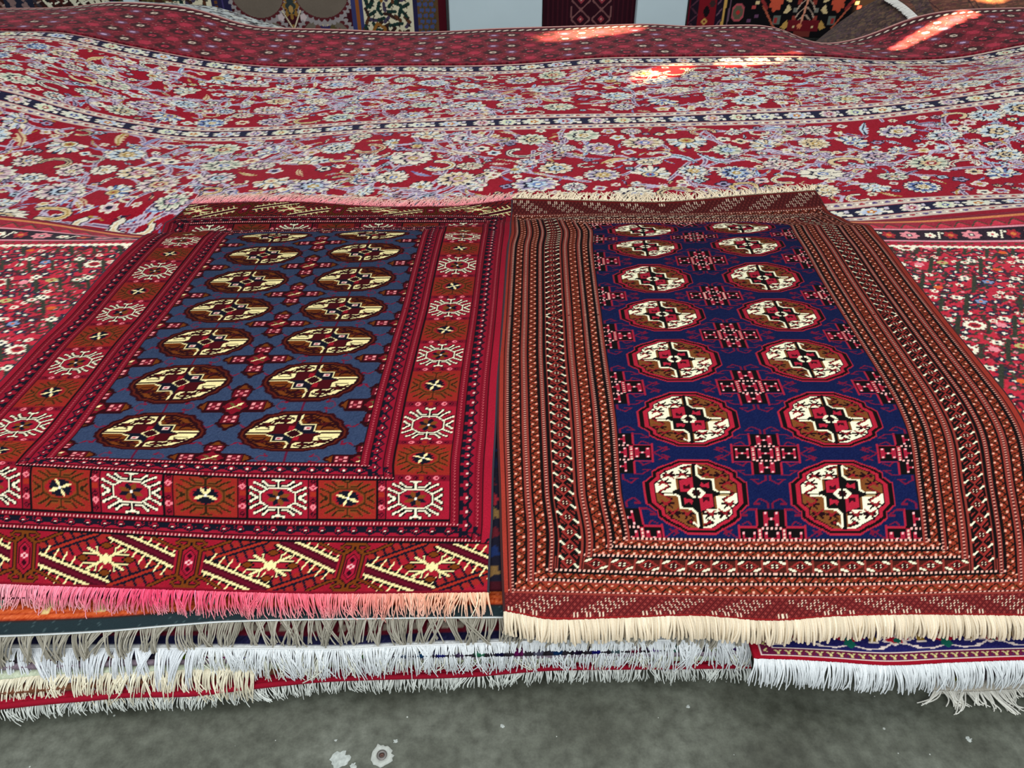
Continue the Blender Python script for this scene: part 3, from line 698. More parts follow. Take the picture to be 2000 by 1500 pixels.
# ================================================================= rugs of which only the near edge shows
def design_kilim():
    W, H = 470, 130
    c = Cv(W, H, (196, 84, 40))
    for y in range(H):
        c.a[y] = (206, 92, 46) if y % 3 else (176, 66, 34)
    noise(c, 12)
    c.rect(0, 60, W, H, (84, 20, 34))
    for i in range(0, 14):
        x = 30 + i * 29; col = (96, 178, 150) if i % 4 == 1 else (228, 206, 140)
        c.rect(x - 5, 16, x + 5, 21, col); c.rect(x - 2.5, 12.5, x + 2.5, 16, col)
    c.rect(0, 0, W, 8, (36, 50, 54)); c.rect(0, 8, W, 9, (52, 36, 34))
    n = rng.random((8, W)) < .03; c.a[:8][n] = (66, 84, 86)
    c.rect(0, 0, W, 1, (220, 224, 220))
    return c
def design_dark_gap():
    r_ = np.random.default_rng(3)
    W, H = 440, 300
    c = Cv(W, H, (22, 20, 34))
    for j in range(0, H, 11):
        for i in range(0, W, 12):
            x = i + r_.uniform(-2, 2); y = j + r_.uniform(-2, 2); k = r_.integers(6)
            c.petals(x, y, 4.6, 3.8, 5, .4, [(140, 30, 42), (24, 40, 82), (90, 22, 32), (120, 90, 50), (150, 40, 56), (20, 26, 52)][k], r_.random() * 3)
    c.rect(0, 0, W, 5, (60, 12, 22))
    return c
def design_navy_plain():
    r_ = np.random.default_rng(4)
    W, H = 470, 120
    c = Cv(W, H, (26, 26, 62))
    c.rect(0, 0, W, 1.5, (214, 216, 214)); c.rect(0, 6, W, 18, (120, 24, 42))
    for x in range(0, W, 8): c.rect(x, 8, x + 4, 11, (196, 180, 160)); c.rect(x + 3, 12, x + 6, 16, (40, 30, 60))
    c.rect(0, 18, W, 26, (150, 110, 50))
    c.rect(0, 26, W, H, (50, 20, 40))
    noise(c, 6); return c
def design_navy_border():
    """navy border with cream scrolls, red blossoms and a Y-motif guard, red selvedge"""
    W, H = 300, 110
    c = Cv(W, H, (34, 32, 92)); WH = (232, 214, 204); RD = (176, 20, 44); MG = (100, 24, 58); GN = (20, 96, 80); GO = (160, 126, 46)
    noise(c, 4); B = 15
    for x in range(2, W + 40, 76):
        for s in (-1, 1):
            c.line([(x + s * 3, B + 5), (x + s * 12, B + 2), (x + s * 24, B + 3), (x + s * 33, B + 9), (x + s * 33, B + 22), (x + s * 24, B + 25)], 1.5, WH)
            c.line([(x + s * 24, B + 12), (x + s * 28, B + 16)], 1.4, WH)
            c.poly([(x + s * 2, B + 9), (x + s * 13, B + 14), (x + s * 3, B + 20)], RD)
        c.poly([(x - 5, B + 6), (x, B + 2), (x + 5, B + 6), (x + 2, B + 14), (x - 2, B + 14)], GN); c.petals(x, B + 19, 7, 5, 6, .3, WH, 0); c.ell(x, B + 19, 3, 2.4, RD)
        X2 = x + 38
        c.petals(X2, B + 15, 13, 9, 8, .35, WH, .3); c.petals(X2, B + 15, 10, 6.6, 8, .3, RD, .3); c.ell(X2, B + 12, 3.4, 2.6, GN); c.ell(X2, B + 17, 2, 1.6, WH)
        for s in (-1, 1): c.rect(X2 + s * 19 - 3, B + 11, X2 + s * 19 + 3, B + 20, GO); c.rect(X2 + s * 19 - 4, B + 9, X2 + s * 19 + 4, B + 10.5, WH)
        c.rect(X2 - 15, B + 3, X2 - 12, B + 6, WH); c.rect(X2 + 12, B + 3, X2 + 15, B + 6, WH)
    c.rect(0, 0, W, 13, MG); c.rect(0, 0, 17, H, MG)
    for x in range(20, W, 8):
        c.line([(x, 6), (x, 8), (x - 2, 10.5)], 1.3, (206, 196, 130)); c.line([(x, 8), (x + 2.4, 10.5)], 1.3, (206, 196, 130)); c.rect(x + 3.5, 6, x + 5, 8, (60, 40, 90))
    for y in range(10, H, 8):
        c.line([(9, y), (12, y + 2)], 1.4, (206, 196, 130)); c.line([(9, y + 1), (12, y - 2)], 1.4, (206, 196, 130))
    c.rect(16, 12.6, W, 14, WH); c.rect(16, 13, 17.4, H, WH)
    c.rect(6, 4, W, 5, WH); c.rect(6, 4, 7, H, WH)
    c.rect(0, 0, W, 4, (150, 14, 34)); c.rect(0, 0, 6, H, (150, 14, 34))
    return c
def design_plain(col, W=200, H=40, edge=None, seed=1):
    r_ = np.random.default_rng(seed)
    c = Cv(W, H, col)
    for j in range(2, H, 6):
        for i in range(0, W, 9):
            c.ell(i + (j % 4), j, 2.6, 2, tuple(int(v) for v in np.clip(np.array(col) + r_.integers(-60, 70, 3), 5, 250)))
    if edge: c.rect(0, 0, W, 3, edge)
    noise(c, 8)
    return c

# ================================================================= carpets hanging at the back (only their lower parts show)
def design_garden():
    r_ = np.random.default_rng(12); W, H = 420, 170
    c = Cv(W, H, (54, 18, 26))
    DKB = (44, 32, 28); CRM = (226, 216, 184); GN = (30, 56, 50); BR = (92, 54, 34); NV = (40, 36, 70); OL = (88, 78, 48); BL = (70, 84, 130)
    def leaves(x0, x1):
        c.rect(x0, 0, x1, H, CRM)
        for y in range(0, H, 8):
            for x in range(int(x0) + 4, int(x1) - 2, 9):
                k = r_.integers(5)
                flower_c = [GN, GN, BR, (70, 60, 84), (60, 36, 30)][k]
                a = r_.random() * 3.14; X, Y = x + r_.uniform(-2, 2), y + r_.uniform(-2, 2)
                c.line([(X - 4 * math.cos(a), Y - 4 * math.sin(a)), (X + 4 * math.cos(a), Y + 4 * math.sin(a))], 4.4, flower_c)
                c.line([(X, Y), (X + 4 * math.sin(a), Y - 4 * math.cos(a))], 1.6, (40, 34, 34))
    # left and right bands
    c.rect(0, 0, 12, H, (58, 20, 24)); c.rect(12, 0, 44, H, OL)
    for y in range(0, H, 7):
        for x in range(15, 44, 8): c.rect(x, y, x + 3, y + 4, (54, 44, 34)); c.rect(x + 4, y + 3, x + 6, y + 5, (120, 110, 66))
    c.rect(30, 0, 40, H, (70, 40, 30)); leaves(44, 104)
    c.rect(104, 0, 130, H, NV)
    for y in range(0, H, 6): c.rect(108, y, 112, y + 4, (110, 70, 40)); c.rect(118, y, 120, y + 6, (70, 60, 110))
    c.rect(130, 0, 292, H, (66, 18, 28))
    for cx in (168, 254):
        for R in range(3):
            yb = R * 62 - 6
            c.petals(cx, yb, 44 - R, 42, 40, .08, (158, 150, 150), 0); c.petals(cx, yb, 39, 36, 30, .1, (92, 34, 40), 0)
            c.ell(cx, yb, 35, 31, (116, 104, 92))
            for k in range(7):
                a = .3 + k * .42
                c.petals(cx + 24 * math.cos(a), yb + 20 * math.sin(a), 5, 5, 6, .4, [(200, 184, 150), (120, 60, 60), OL][k % 3], a)
            c.petals(cx, yb + 14, 9, 10, 8, .4, (60, 50, 90), 0); c.petals(cx + (8 if cx < 200 else -8), yb + 12, 5, 6, 6, .4, (206, 190, 160), 0)
    for y in range(0, H, 40):
        c.petals(211, y, 11, 17, 8, .4, (150, 110, 50), 0); c.petals(211, y, 7, 11, 6, .3, (50, 60, 60), 0); c.ell(211, y - 4, 3, 5, (180, 140, 80))
        for s in (-1, 1): c.line([(211, y + 10), (211 + s * 12, y + 34)], 1.8, (216, 200, 170)); c.petals(211 + s * 15, y + 26, 5, 5, 5, .4, (210, 190, 190), 0)
    c.rect(292, 0, 308, H, (58, 62, 110)); c.rect(298, 0, 303, H, (150, 86, 40))
    leaves(308, 376)
    for y in range(6, H, 44):
        c.line([(318, y), (326, y + 12), (336, y + 6), (334, y - 4)], 4, (150, 100, 44))
    c.rect(376, 0, 382, H, NV); c.rect(382, 0, 410, H, (96, 70, 46))
    for y in range(0, H, 7):
        for x in range(385, 408, 8): c.petals(x + (y % 2) * 3, y, 3.4, 3.2, 5, .3, BL, 0); c.rect(x + 3, y + 2, x + 5, y + 5, (60, 70, 50))
    c.rect(410, 0, W, H, (78, 14, 26))
    return c
def design_maroon():
    W, H = 120, 150; c = Cv(W, H, (48, 14, 26))
    for x in range(0, 34, 6): c.rect(x, 0, x + 2, H, (66, 20, 32))
    for x in range(88, W, 6): c.rect(x, 0, x + 2, H, (66, 20, 32))
    for y in range(0, H + 20, 22):
        for x in (48, 74):
            o = T(x, y, 11, 10, sym4([(.1, 1), (1, .1)]))
            c.line(o + o[:1], 1.8, (130, 84, 84)); c.petals(x, y, 4, 4, 4, .4, (150, 56, 66), 0); c.rect(x - 1, y - 1, x + 1, y + 1, (200, 160, 150))
        c.line([(36, y + 3), (36, y + 14)], 1.5, (130, 84, 84)); c.line([(86, y + 3), (86, y + 14)], 1.5, (130, 84, 84))
    return c
def design_bird():
    W, H = 230, 84; c = Cv(W, H, (16, 12, 16)); OR = (214, 88, 62); GO = (206, 160, 84); RD = (128, 22, 34); CR = (232, 204, 150); GRY = (104, 112, 104)
    def P(*a): return [((x - 1342) / 1.957, (72 - y) / 1.957) for x, y in zip(a[::2], a[1::2])]
    c.rect(0, 0, 2, H, (110, 20, 36)); c.rect(2, 0, 10, H, (34, 22, 36))
    for y in range(0, H, 14): c.line([(2, y), (10, y + 7)], 1.2, (90, 50, 66)); c.line([(2, y + 14), (10, y + 7)], 1.2, (90, 50, 66))
    c.rect(10, 0, 27, H, RD)
    for y in range(0, H, 34): c.petals(17, y + 15, 3.2, 3.2, 8, .35, GO, 0); c.ell(17, y + 15, 1.3, 1.3, RD); c.petals(23, y + 31, 3.2, 3.2, 6, .3, (60, 40, 40), 0); c.poly(T(18, y + 24, 3, 5, sym4([(.2, 1), (1, .3)])), (22, 14, 20))
    c.rect(27, 0, 34, H, (28, 18, 36))
    for y in range(0, H, 10): c.line([(28, y), (33, y + 7)], 1.2, (110, 76, 92))
    c.line([(34, 0), (38, H)], 2.4, GO); c.line([(39, 0), (43, H)], 1.6, (110, 80, 96))
    for y in (23, 62):
        c.poly(T(49, y, 6.2, 8, sym4([(.45, 1), (1, .45)])), (186, 84, 92)); c.poly(T(49, y, 4.6, 6.4, sym4([(.45, 1), (1, .45)])), (98, 92, 72)); c.ell(49, y, 1.8, 2.2, (190, 50, 50))
    for (x, y, k) in ((62, 26, 0), (65, 30, 1), (59, 14, 2), (67, 8, 0), (58, 6, 1), (66, 18, 2)): c.rect(x, y, x + 4, y + 3.4, [(196, 80, 76), CR, (110, 70, 100)][k])
    c.line(P(1485, 16, 1512, 54), 1.8, (190, 96, 70)); c.line(P(1480, 4, 1492, 20), 3, (150, 50, 50))
    c.petals(85, 32, 7, 9, 7, .3, OR, 0); c.ell(85, 39, 2, 1.6, (30, 16, 20)); c.poly(P(1526, 28, 1532, 12, 1540, 22, 1534, 28), CR); c.line(P(1528, 4, 1536, 8, 1526, 0), 2, CR)
    c.poly(P(1524, 54, 1534, 40, 1540, 50, 1534, 58), GO); c.rect(*P(1508, 48)[0], *P(1522, 32)[0], GRY); c.rect(*P(1511, 46)[0], *P(1517, 36)[0], (170, 50, 50))
    for q in ((1543, 27), (1544, 40), (1550, 14)): c.rect(*P(q[0], q[1])[0], *P(q[0] + 8, q[1] - 8)[0], [(200, 130, 60), (130, 130, 120), (150, 60, 50)][q[0] % 3])
    for k in range(3): c.line(P(1565, 4 + 14 * k, 1556, 12 + 14 * k, 1550, 22 + 14 * k), 1.2, (200, 170, 150))
    c.rect(*P(1538, 60)[0], 115, P(0, 40)[0][1], (112, 24, 34)); c.rect(*P(1548, 54)[0], *P(1551, 50)[0], CR); c.rect(*P(1552, 78)[0], *P(1567, 60)[0], (120, 50, 44))
    h = W // 2; c.a[:, W - h:] = c.a[:, :h][:, ::-1]
    c.line(P(1568, 0, 1562, 46), 1.8, (226, 150, 120)); c.line([(115, 37), (116, 84)], 1.6, (226, 150, 120)); c.petals(*P(1560, 51)[0], 2.8, 2.8, 6, .3, (226, 130, 90), 0)
    return c
def design_leaf_left():
    r_ = np.random.default_rng(33); W, H = 240, 120; c = Cv(W, H, (52, 26, 24))
    for y in range(0, H, 12):
        for x in range(0, W, 14):
            left = x < 130
            col = [(150, 112, 104), (60, 54, 60), (40, 48, 70), (86, 56, 46)][r_.integers(4)] if left else [(226, 220, 192), (226, 220, 192), (74, 32, 26), (30, 26, 26)][r_.integers(4)]
            X, Y = x + r_.uniform(-3, 3), y + r_.uniform(-3, 3)
            c.line([(X - 5, Y + 7), (X + 4, Y - 6)], r_.uniform(4, 7), col); c.line([(X, Y), (X + 7, Y + 3)], 2.2, (190, 164, 150) if left else (236, 230, 206))
    c.rect(72, 0, 118, H, (34, 38, 56))
    for y in range(0, H, 13): c.petals(84, y, 7, 8, 4, .4, (140, 112, 108), .4); c.petals(104, y + 6, 6, 7, 4, .4, (140, 112, 108), .4)
    return c
# ================================================================= scene helpers
sc = bpy.context.scene
COL = sc.collection
PITCH = math.radians(36.25); HC = 1.35; FPX = 1500.0
CAM = np.array([0.0, 0.0, HC])
FW = np.array([0, math.cos(PITCH), -math.sin(PITCH)]); UP = np.array([0, math.sin(PITCH), math.cos(PITCH)])

def ray(px, py):
    """viewing direction through a point of the 2000 x 1500 frame (used to survey the place)"""
    return FW * FPX + np.array([1.0, 0, 0]) * (px - 1000) + UP * (750 - py)
def at_z(px, py, z):
    d = ray(px, py); t = (z - HC) / d[2]; return CAM + d * t
def at_y(px, py, y):
    d = ray(px, py); return CAM + d * (y / d[1])

def pchip_slopes(x, p):
    h = np.diff(x); sh = (slice(None),) + (None,) * (p.ndim - 1)
    d = np.diff(p, axis=0) / h[sh]
    m = np.zeros_like(p)
    if len(x) == 2: m[:] = d[0]; return m
    w1 = (2 * h[1:] + h[:-1])[sh]; w2 = (h[1:] + 2 * h[:-1])[sh]
    ok = d[1:] * d[:-1] > 0
    with np.errstate(divide='ignore', invalid='ignore'):
        hm = (w1 + w2) / (w1 / d[:-1] + w2 / d[1:])
    m[1:-1] = np.where(ok, hm, 0)
    m[0] = d[0]; m[-1] = d[-1]
    return m
def pchip(x, p, q):
    x = np.asarray(x, float); p = np.asarray(p, float); q = np.asarray(q, float)
    m = pchip_slopes(x, p); q = np.clip(q, x[0], x[-1])
    i = np.clip(np.searchsorted(x, q, side='right') - 1, 0, len(x) - 2)
    sh = (slice(None),) + (None,) * (p.ndim - 1)
    h = (x[i + 1] - x[i])[sh] if p.ndim > 1 else (x[i + 1] - x[i])
    t = ((q - x[i]) / (x[i + 1] - x[i])); t = t[sh] if p.ndim > 1 else t
    return ((1 + 2 * t) * (1 - t) ** 2) * p[i] + t * (1 - t) ** 2 * h * m[i] + t * t * (3 - 2 * t) * p[i + 1] + t * t * (t - 1) * h * m[i + 1]

# ---- height of the carpet heap: stations across the depth, each a profile over x
def prof(Y, pts):
    P = sorted([tuple(at_y(px, py, Y)[[0, 2]]) for px, py in pts])
    xs = np.array([p[0] for p in P]); zs = np.array([p[1] for p in P])
    return xs, zs
XS = np.linspace(-3.9, 3.9, 261)
ST = []
for Y, z in ((.70, .10), (.86, .135), (1.0, .165), (1.15, .205), (1.30, .236), (1.45, .25), (1.9, .252), (2.22, .254)):
    ST.append((Y, np.full(XS.shape, z)))
def station(Y, pts):
    xs, zs = prof(Y, pts)
    z = pchip(xs, zs, XS)
    k = np.ones(9) / 9; zz = np.convolve(np.pad(z, 4, mode='edge'), k, 'valid')
    ST.append((Y, zz))
station(2.42, [(-120, 416), (0, 424), (140, 441), (280, 462), (420, 452), (700, 446), (1000, 442), (1300, 440), (1600, 440), (1720, 438), (1850, 429), (2000, 416), (2120, 406)])
ST.append((2.60, np.interp(XS, [-2.2, -1.2, 1.2, 2.2], [.27, .25, .256, .29])))
station(3.45, [(-100, 170), (0, 185), (130, 222), (250, 246), (400, 264), (560, 259), (700, 247), (1000, 238), (1400, 228), (1600, 222), (1800, 203), (2000, 175), (2100, 160)])
station(4.28, [(-80, 54), (0, 57), (130, 60), (200, 76), (330, 101), (450, 119), (600, 128), (800, 126), (1000, 122), (1200, 110), (1480, 106), (1620, 110), (1720, 117), (1860, 110), (2000, 84), (2080, 76)])
station(4.90, [(-60, 22), (0, 21), (130, 19), (220, 9), (270, 11), (370, 19), (430, 38), (500, 58), (640, 62), (800, 68), (980, 60), (1100, 57), (1280, 51), (1350, 57), (1420, 54), (1500, 54), (1540, 66), (1600, 92), (1680, 80), (1780, 40), (1860, 25), (2000, 20), (2060, 18)])
SY = np.array([s[0] for s in ST]); SZ = np.array([s[1] for s in ST])
_m = pchip_slopes(SY, SZ)
def Zt(x, y):
    """height of the heap at (x, y)"""
    x = np.asarray(x, float); y = np.asarray(y, float)
    yq = np.clip(y, SY[0], SY[-1]); i = np.clip(np.searchsorted(SY, yq, side='right') - 1, 0, len(SY) - 2)
    fx = np.clip((x - XS[0]) / (XS[1] - XS[0]), 0, len(XS) - 1.001); j = fx.astype(int); f = fx - j
    def g(A, ii): return A[ii, j] * (1 - f) + A[ii, j + 1] * f
    h = SY[i + 1] - SY[i]; t = (yq - SY[i]) / h
    z = ((1 + 2 * t) * (1 - t) ** 2) * g(SZ, i) + t * (1 - t) ** 2 * h * g(_m, i) + t * t * (3 - 2 * t) * g(SZ, i + 1) + t * t * (t - 1) * h * g(_m, i + 1)
    # the soft ridge and hollow near the far ends of the two small rugs
    s = 1 / (1 + np.exp(-(x + .02) / .12))
    yc = 2.30 * (1 - s) + 2.40 * s
    w = np.exp(-(np.abs(x) / 1.25) ** 6)
    z = z + w * (.024 * np.exp(-((y - yc + .03) / .08) ** 2) - .020 * np.exp(-((y - yc - .12) / .07) ** 2))
    # gentle unevenness
    z = z + .004 * np.sin(x * 5.1 + 1.3 * y) * np.sin(y * 6.3 + .7) * np.clip((y - 1) * 3, 0, 1)
    return z
def hit(px, py, off=0.0):
    d = ray(px, py); y = np.linspace(.55, 7, 3000)
    X = d[0] / d[1] * y; Zr = HC + d[2] / d[1] * y
    f = Zr - (Zt(X, y) + off); k = np.argmax(f < 0)
    if f[k] >= 0: k = len(y) - 1
    a = f[k - 1] / (f[k - 1] - f[k]); yy = y[k - 1] + a * (y[k] - y[k - 1])
    return np.array([d[0] / d[1] * yy, yy])

# ---------------------------------------------------------------- objects
def empty(name, loc, label=None, cat=None, group=None):
    o = bpy.data.objects.new(name, None); COL.objects.link(o); o.location = loc
    o.empty_display_size = .05
    if label: o['label'] = label; o['category'] = cat
    if group: o['group'] = group
    return o
def tag(o, label, cat, group=None):
    o['label'] = label; o['category'] = cat
    if group: o['group'] = group
    return o
def mesh_obj(name, V, F, mat, parent=None, smooth=True, colors=None, loc=None):
    """V (n,3) world coordinates, F (m,4) quads or list of faces"""
    V = np.asarray(V, np.float32)
    if parent is not None: V = V - np.array(parent.location, np.float32)
    elif loc is not None: V = V - np.array(loc, np.float32)
    me = bpy.data.meshes.new(name)
    if isinstance(F, np.ndarray):
        m, k = F.shape
        me.vertices.add(len(V)); me.vertices.foreach_set('co', V.ravel())
        me.loops.add(m * k); me.loops.foreach_set('vertex_index', F.astype(np.int32).ravel())
        me.polygons.add(m); me.polygons.foreach_set('loop_start', np.arange(0, m * k, k, dtype=np.int32))
        try: me.polygons.foreach_set('loop_total', np.full(m, k, np.int32))
        except Exception: pass
        me.update(calc_edges=True)
    else:
        me.from_pydata(V.tolist(), [], F); me.update()
    if smooth: me.polygons.foreach_set('use_smooth', np.ones(len(me.polygons), bool))
    if colors is not None:
        at = me.attributes.new('Wool', 'BYTE_COLOR', 'POINT')
        c4 = np.ones((len(V), 4), np.float32); c4[:, :3] = np.asarray(colors, np.float32) / 255
        at.data.foreach_set('color_srgb', c4.ravel())
    me.materials.append(mat)
    o = bpy.data.objects.new(name, me); COL.objects.link(o)
    if parent is not None: o.parent = parent
    elif loc is not None: o.location = loc
    return o
def grid_faces(nu, nv, base=0):
    i, j = np.meshgrid(np.arange(nu - 1), np.arange(nv - 1))
    a = (j * nu + i + base).ravel()
    return np.stack([a, a + 1, a + nu + 1, a + nu], 1)

# ---------------------------------------------------------------- materials
def nt(name):
    m = bpy.data.materials.new(name); m.use_nodes = True
    t = m.node_tree; t.nodes.clear()
    o = t.nodes.new('ShaderNodeOutputMaterial'); b = t.nodes.new('ShaderNodeBsdfPrincipled')
    t.links.new(b.outputs[0], o.inputs[0]); return m, t, b
def L(t, a, b): t.links.new(a, b)
def wool(name, sheen=.0, tint=(1, 1, 1), rough=1.0, bump=.35, scale=420, gain=1.0, spec=.1):
    """knotted wool: the knots' dyes come from the mesh, the pile's grain from noise"""
    m, t, b = nt(name)
    a = t.nodes.new('ShaderNodeAttribute'); a.attribute_name = 'Wool'
    tc = t.nodes.new('ShaderNodeTexCoord')
    n1 = t.nodes.new('ShaderNodeTexNoise'); n1.inputs['Scale'].default_value = scale; n1.inputs['Detail'].default_value = 2
    n2 = t.nodes.new('ShaderNodeTexNoise'); n2.inputs['Scale'].default_value = 9; n2.inputs['Detail'].default_value = 3
    L(t, tc.outputs['Object'], n1.inputs['Vector']); L(t, tc.outputs['Object'], n2.inputs['Vector'])
    mr = t.nodes.new('ShaderNodeMapRange'); L(t, n1.outputs[0], mr.inputs[0]); mr.inputs[1].default_value = .25; mr.inputs[2].default_value = .75; mr.inputs[3].default_value = .78; mr.inputs[4].default_value = 1.16
    m2 = t.nodes.new('ShaderNodeMapRange'); L(t, n2.outputs[0], m2.inputs[0]); m2.inputs[1].default_value = .3; m2.inputs[2].default_value = .7; m2.inputs[3].default_value = .93 * gain; m2.inputs[4].default_value = 1.05 * gain
    mu = t.nodes.new('ShaderNodeMath'); mu.operation = 'MULTIPLY'; L(t, mr.outputs[0], mu.inputs[0]); L(t, m2.outputs[0], mu.inputs[1])
    vm = t.nodes.new('ShaderNodeVectorMath'); vm.operation = 'SCALE'; L(t, a.outputs['Color'], vm.inputs[0]); L(t, mu.outputs[0], vm.inputs['Scale'])
    L(t, vm.outputs[0], b.inputs['Base Color'])
    b.inputs['Roughness'].default_value = rough; b.inputs['Specular IOR Level'].default_value = spec
    if sheen:
        b.inputs['Sheen Weight'].default_value = sheen; b.inputs['Sheen Roughness'].default_value = .5
        b.inputs['Sheen Tint'].default_value = (*tint, 1)
    bp = t.nodes.new('ShaderNodeBump'); bp.inputs['Strength'].default_value = bump; bp.inputs['Distance'].default_value = .002
    L(t, n1.outputs[0], bp.inputs['Height']); L(t, bp.outputs[0], b.inputs['Normal'])
    return m
def yarn(name, rough=.9):
    m, t, b = nt(name)
    a = t.nodes.new('ShaderNodeAttribute'); a.attribute_name = 'Wool'
    tc = t.nodes.new('ShaderNodeTexCoord'); w = t.nodes.new('ShaderNodeTexNoise'); w.inputs['Scale'].default_value = 900
    L(t, tc.outputs['Object'], w.inputs['Vector'])
    mr = t.nodes.new('ShaderNodeMapRange'); L(t, w.outputs[0], mr.inputs[0]); mr.inputs[1].default_value = .3; mr.inputs[2].default_value = .7; mr.inputs[3].default_value = .85; mr.inputs[4].default_value = 1.08
    vm = t.nodes.new('ShaderNodeVectorMath'); vm.operation = 'SCALE'; L(t, a.outputs['Color'], vm.inputs[0]); L(t, mr.outputs[0], vm.inputs['Scale'])
    L(t, vm.outputs[0], b.inputs['Base Color']); b.inputs['Roughness'].default_value = rough; b.inputs['Specular IOR Level'].default_value = .15
    return m
M_SMALL = wool('wool_pile_fine', bump=.3)
M_FLOR = wool('wool_pile_lustrous', sheen=.06, tint=(.95, .92, 1.0), bump=.25)
M_PILE = wool('wool_pile', sheen=.08, bump=.35)
M_YARN = yarn('cotton_yarn')
def plain_mat(name, col, rough=.8, bump=0, scale=60, var=.12, spec=.3, metal=0):
    m, t, b = nt(name)
    tc = t.nodes.new('ShaderNodeTexCoord'); n = t.nodes.new('ShaderNodeTexNoise'); n.inputs['Scale'].default_value = scale; n.inputs['Detail'].default_value = 5
    L(t, tc.outputs['Object'], n.inputs['Vector'])
    cr = t.nodes.new('ShaderNodeValToRGB'); L(t, n.outputs[0], cr.inputs[0])
    lin = [((c / 255) ** 2.2) for c in col]
    cr.color_ramp.elements[0].position = .3; cr.color_ramp.elements[1].position = .7
    cr.color_ramp.elements[0].color = (*[v * (1 - var) for v in lin], 1); cr.color_ramp.elements[1].color = (*[min(1, v * (1 + var)) for v in lin], 1)
    L(t, cr.outputs[0], b.inputs['Base Color']); b.inputs['Roughness'].default_value = rough; b.inputs['Specular IOR Level'].default_value = spec; b.inputs['Metallic'].default_value = metal
    if bump:
        bp = t.nodes.new('ShaderNodeBump'); bp.inputs['Strength'].default_value = bump; bp.inputs['Distance'].default_value = .003
        L(t, n.outputs[0], bp.inputs['Height']); L(t, bp.outputs[0], b.inputs['Normal'])
    return m

# ---------------------------------------------------------------- rugs on the heap
def rug_xy(ctrl, W, H, offs):
    """ctrl rows: (row, [(u, px, py), ...]) -> (H+1, W+1, 2) plan positions; u in 0..1"""
    us = np.linspace(0, 1, W + 1)
    rows, P = [], []
    for v, pts in ctrl:
        q = np.array([hit(px, py, offs) for u, px, py in pts])
        ux = np.array([p[0] for p in pts])
        if len(pts) == 2: r = q[0] + (q[1] - q[0]) * us[:, None]
        else: r = pchip(ux, q, us)
        rows.append(v); P.append(r)
    P = np.array(P)
    vs = np.arange(H + 1)
    flat = P.reshape(len(rows), -1)
    return pchip(np.array(rows, float), flat, vs).reshape(H + 1, W + 1, 2)
def sheet(name, xy, z, design, mat, parent, thick, sides=None):
    """a pile surface with its own thickness; colours per knot"""
    nv, nu = z.shape
    V = np.concatenate([xy.reshape(-1, 2), z.reshape(-1, 1)], 1)
    a = design
    hh, ww = a.shape[:2]
    ci = np.clip(np.arange(nu), 0, ww - 1); ri = np.clip(np.arange(nv), 0, hh - 1)
    C = a[ri][:, ci].reshape(-1, 3)
    F = [grid_faces(nu, nv)]
    # skirt all round
    idx = np.arange(nu * nv).reshape(nv, nu)
    loop = np.concatenate([idx[0, :-1], idx[:-1, -1], idx[-1, :0:-1], idx[:0:-1, 0]])
    n0 = len(V)
    lo = V[loop].copy(); lo[:, 2] -= thick
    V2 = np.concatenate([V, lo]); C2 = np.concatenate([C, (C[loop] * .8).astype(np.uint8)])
    k = len(loop); i = np.arange(k); j = (i + 1) % k
    F.append(np.stack([loop[i], n0 + i, n0 + j, loop[j]], 1))
    return mesh_obj(name, V2, np.concatenate(F), mat, parent, True, C2)

# ---------------------------------------------------------------- fringes
def strands(name, P, rad, cols, parent, sides=4, mat=None, tip=.6):
    """P (n, k, 3) centre lines, rad (n,) or float, cols (n, k, 3)"""
    n, k, _ = P.shape
    t = np.gradient(P, axis=1); t /= np.linalg.norm(t, axis=2, keepdims=True) + 1e-9
    ax = np.array([1.0, 0, 0]); side = ax - (t @ ax)[..., None] * t
    side /= np.linalg.norm(side, axis=2, keepdims=True) + 1e-6
    oth = np.cross(t, side)
    r = (np.ones(n) * rad)[:, None] * np.linspace(1, tip, k)[None]
    ang = np.arange(sides) * 2 * math.pi / sides + .4
    V = P[:, :, None] + r[:, :, None, None] * (np.cos(ang)[None, None, :, None] * side[:, :, None] + np.sin(ang)[None, None, :, None] * oth[:, :, None])
    base = (np.arange(n) * k * sides)[:, None, None]; a = (np.arange(k - 1) * sides)[None, :, None]; s = np.arange(sides)[None, None]; s2 = (s + 1) % sides
    F = np.stack([base + a + s, base + a + s2, base + a + sides + s2, base + a + sides + s], -1).reshape(-1, 4)
    C = np.repeat(cols[:, :, None], sides, 2).reshape(-1, 3)
    return mesh_obj(name, V.reshape(-1, 3), F, mat or M_YARN, parent, True, C)
def edge_path(pts, n):
    """resample a polyline evenly to n points"""
    pts = np.asarray(pts); d = np.concatenate([[0], np.cumsum(np.linalg.norm(np.diff(pts, axis=0), axis=1))])
    q = np.linspace(0, d[-1], n); return np.stack([np.interp(q, d, pts[:, i]) for i in range(3)], 1)
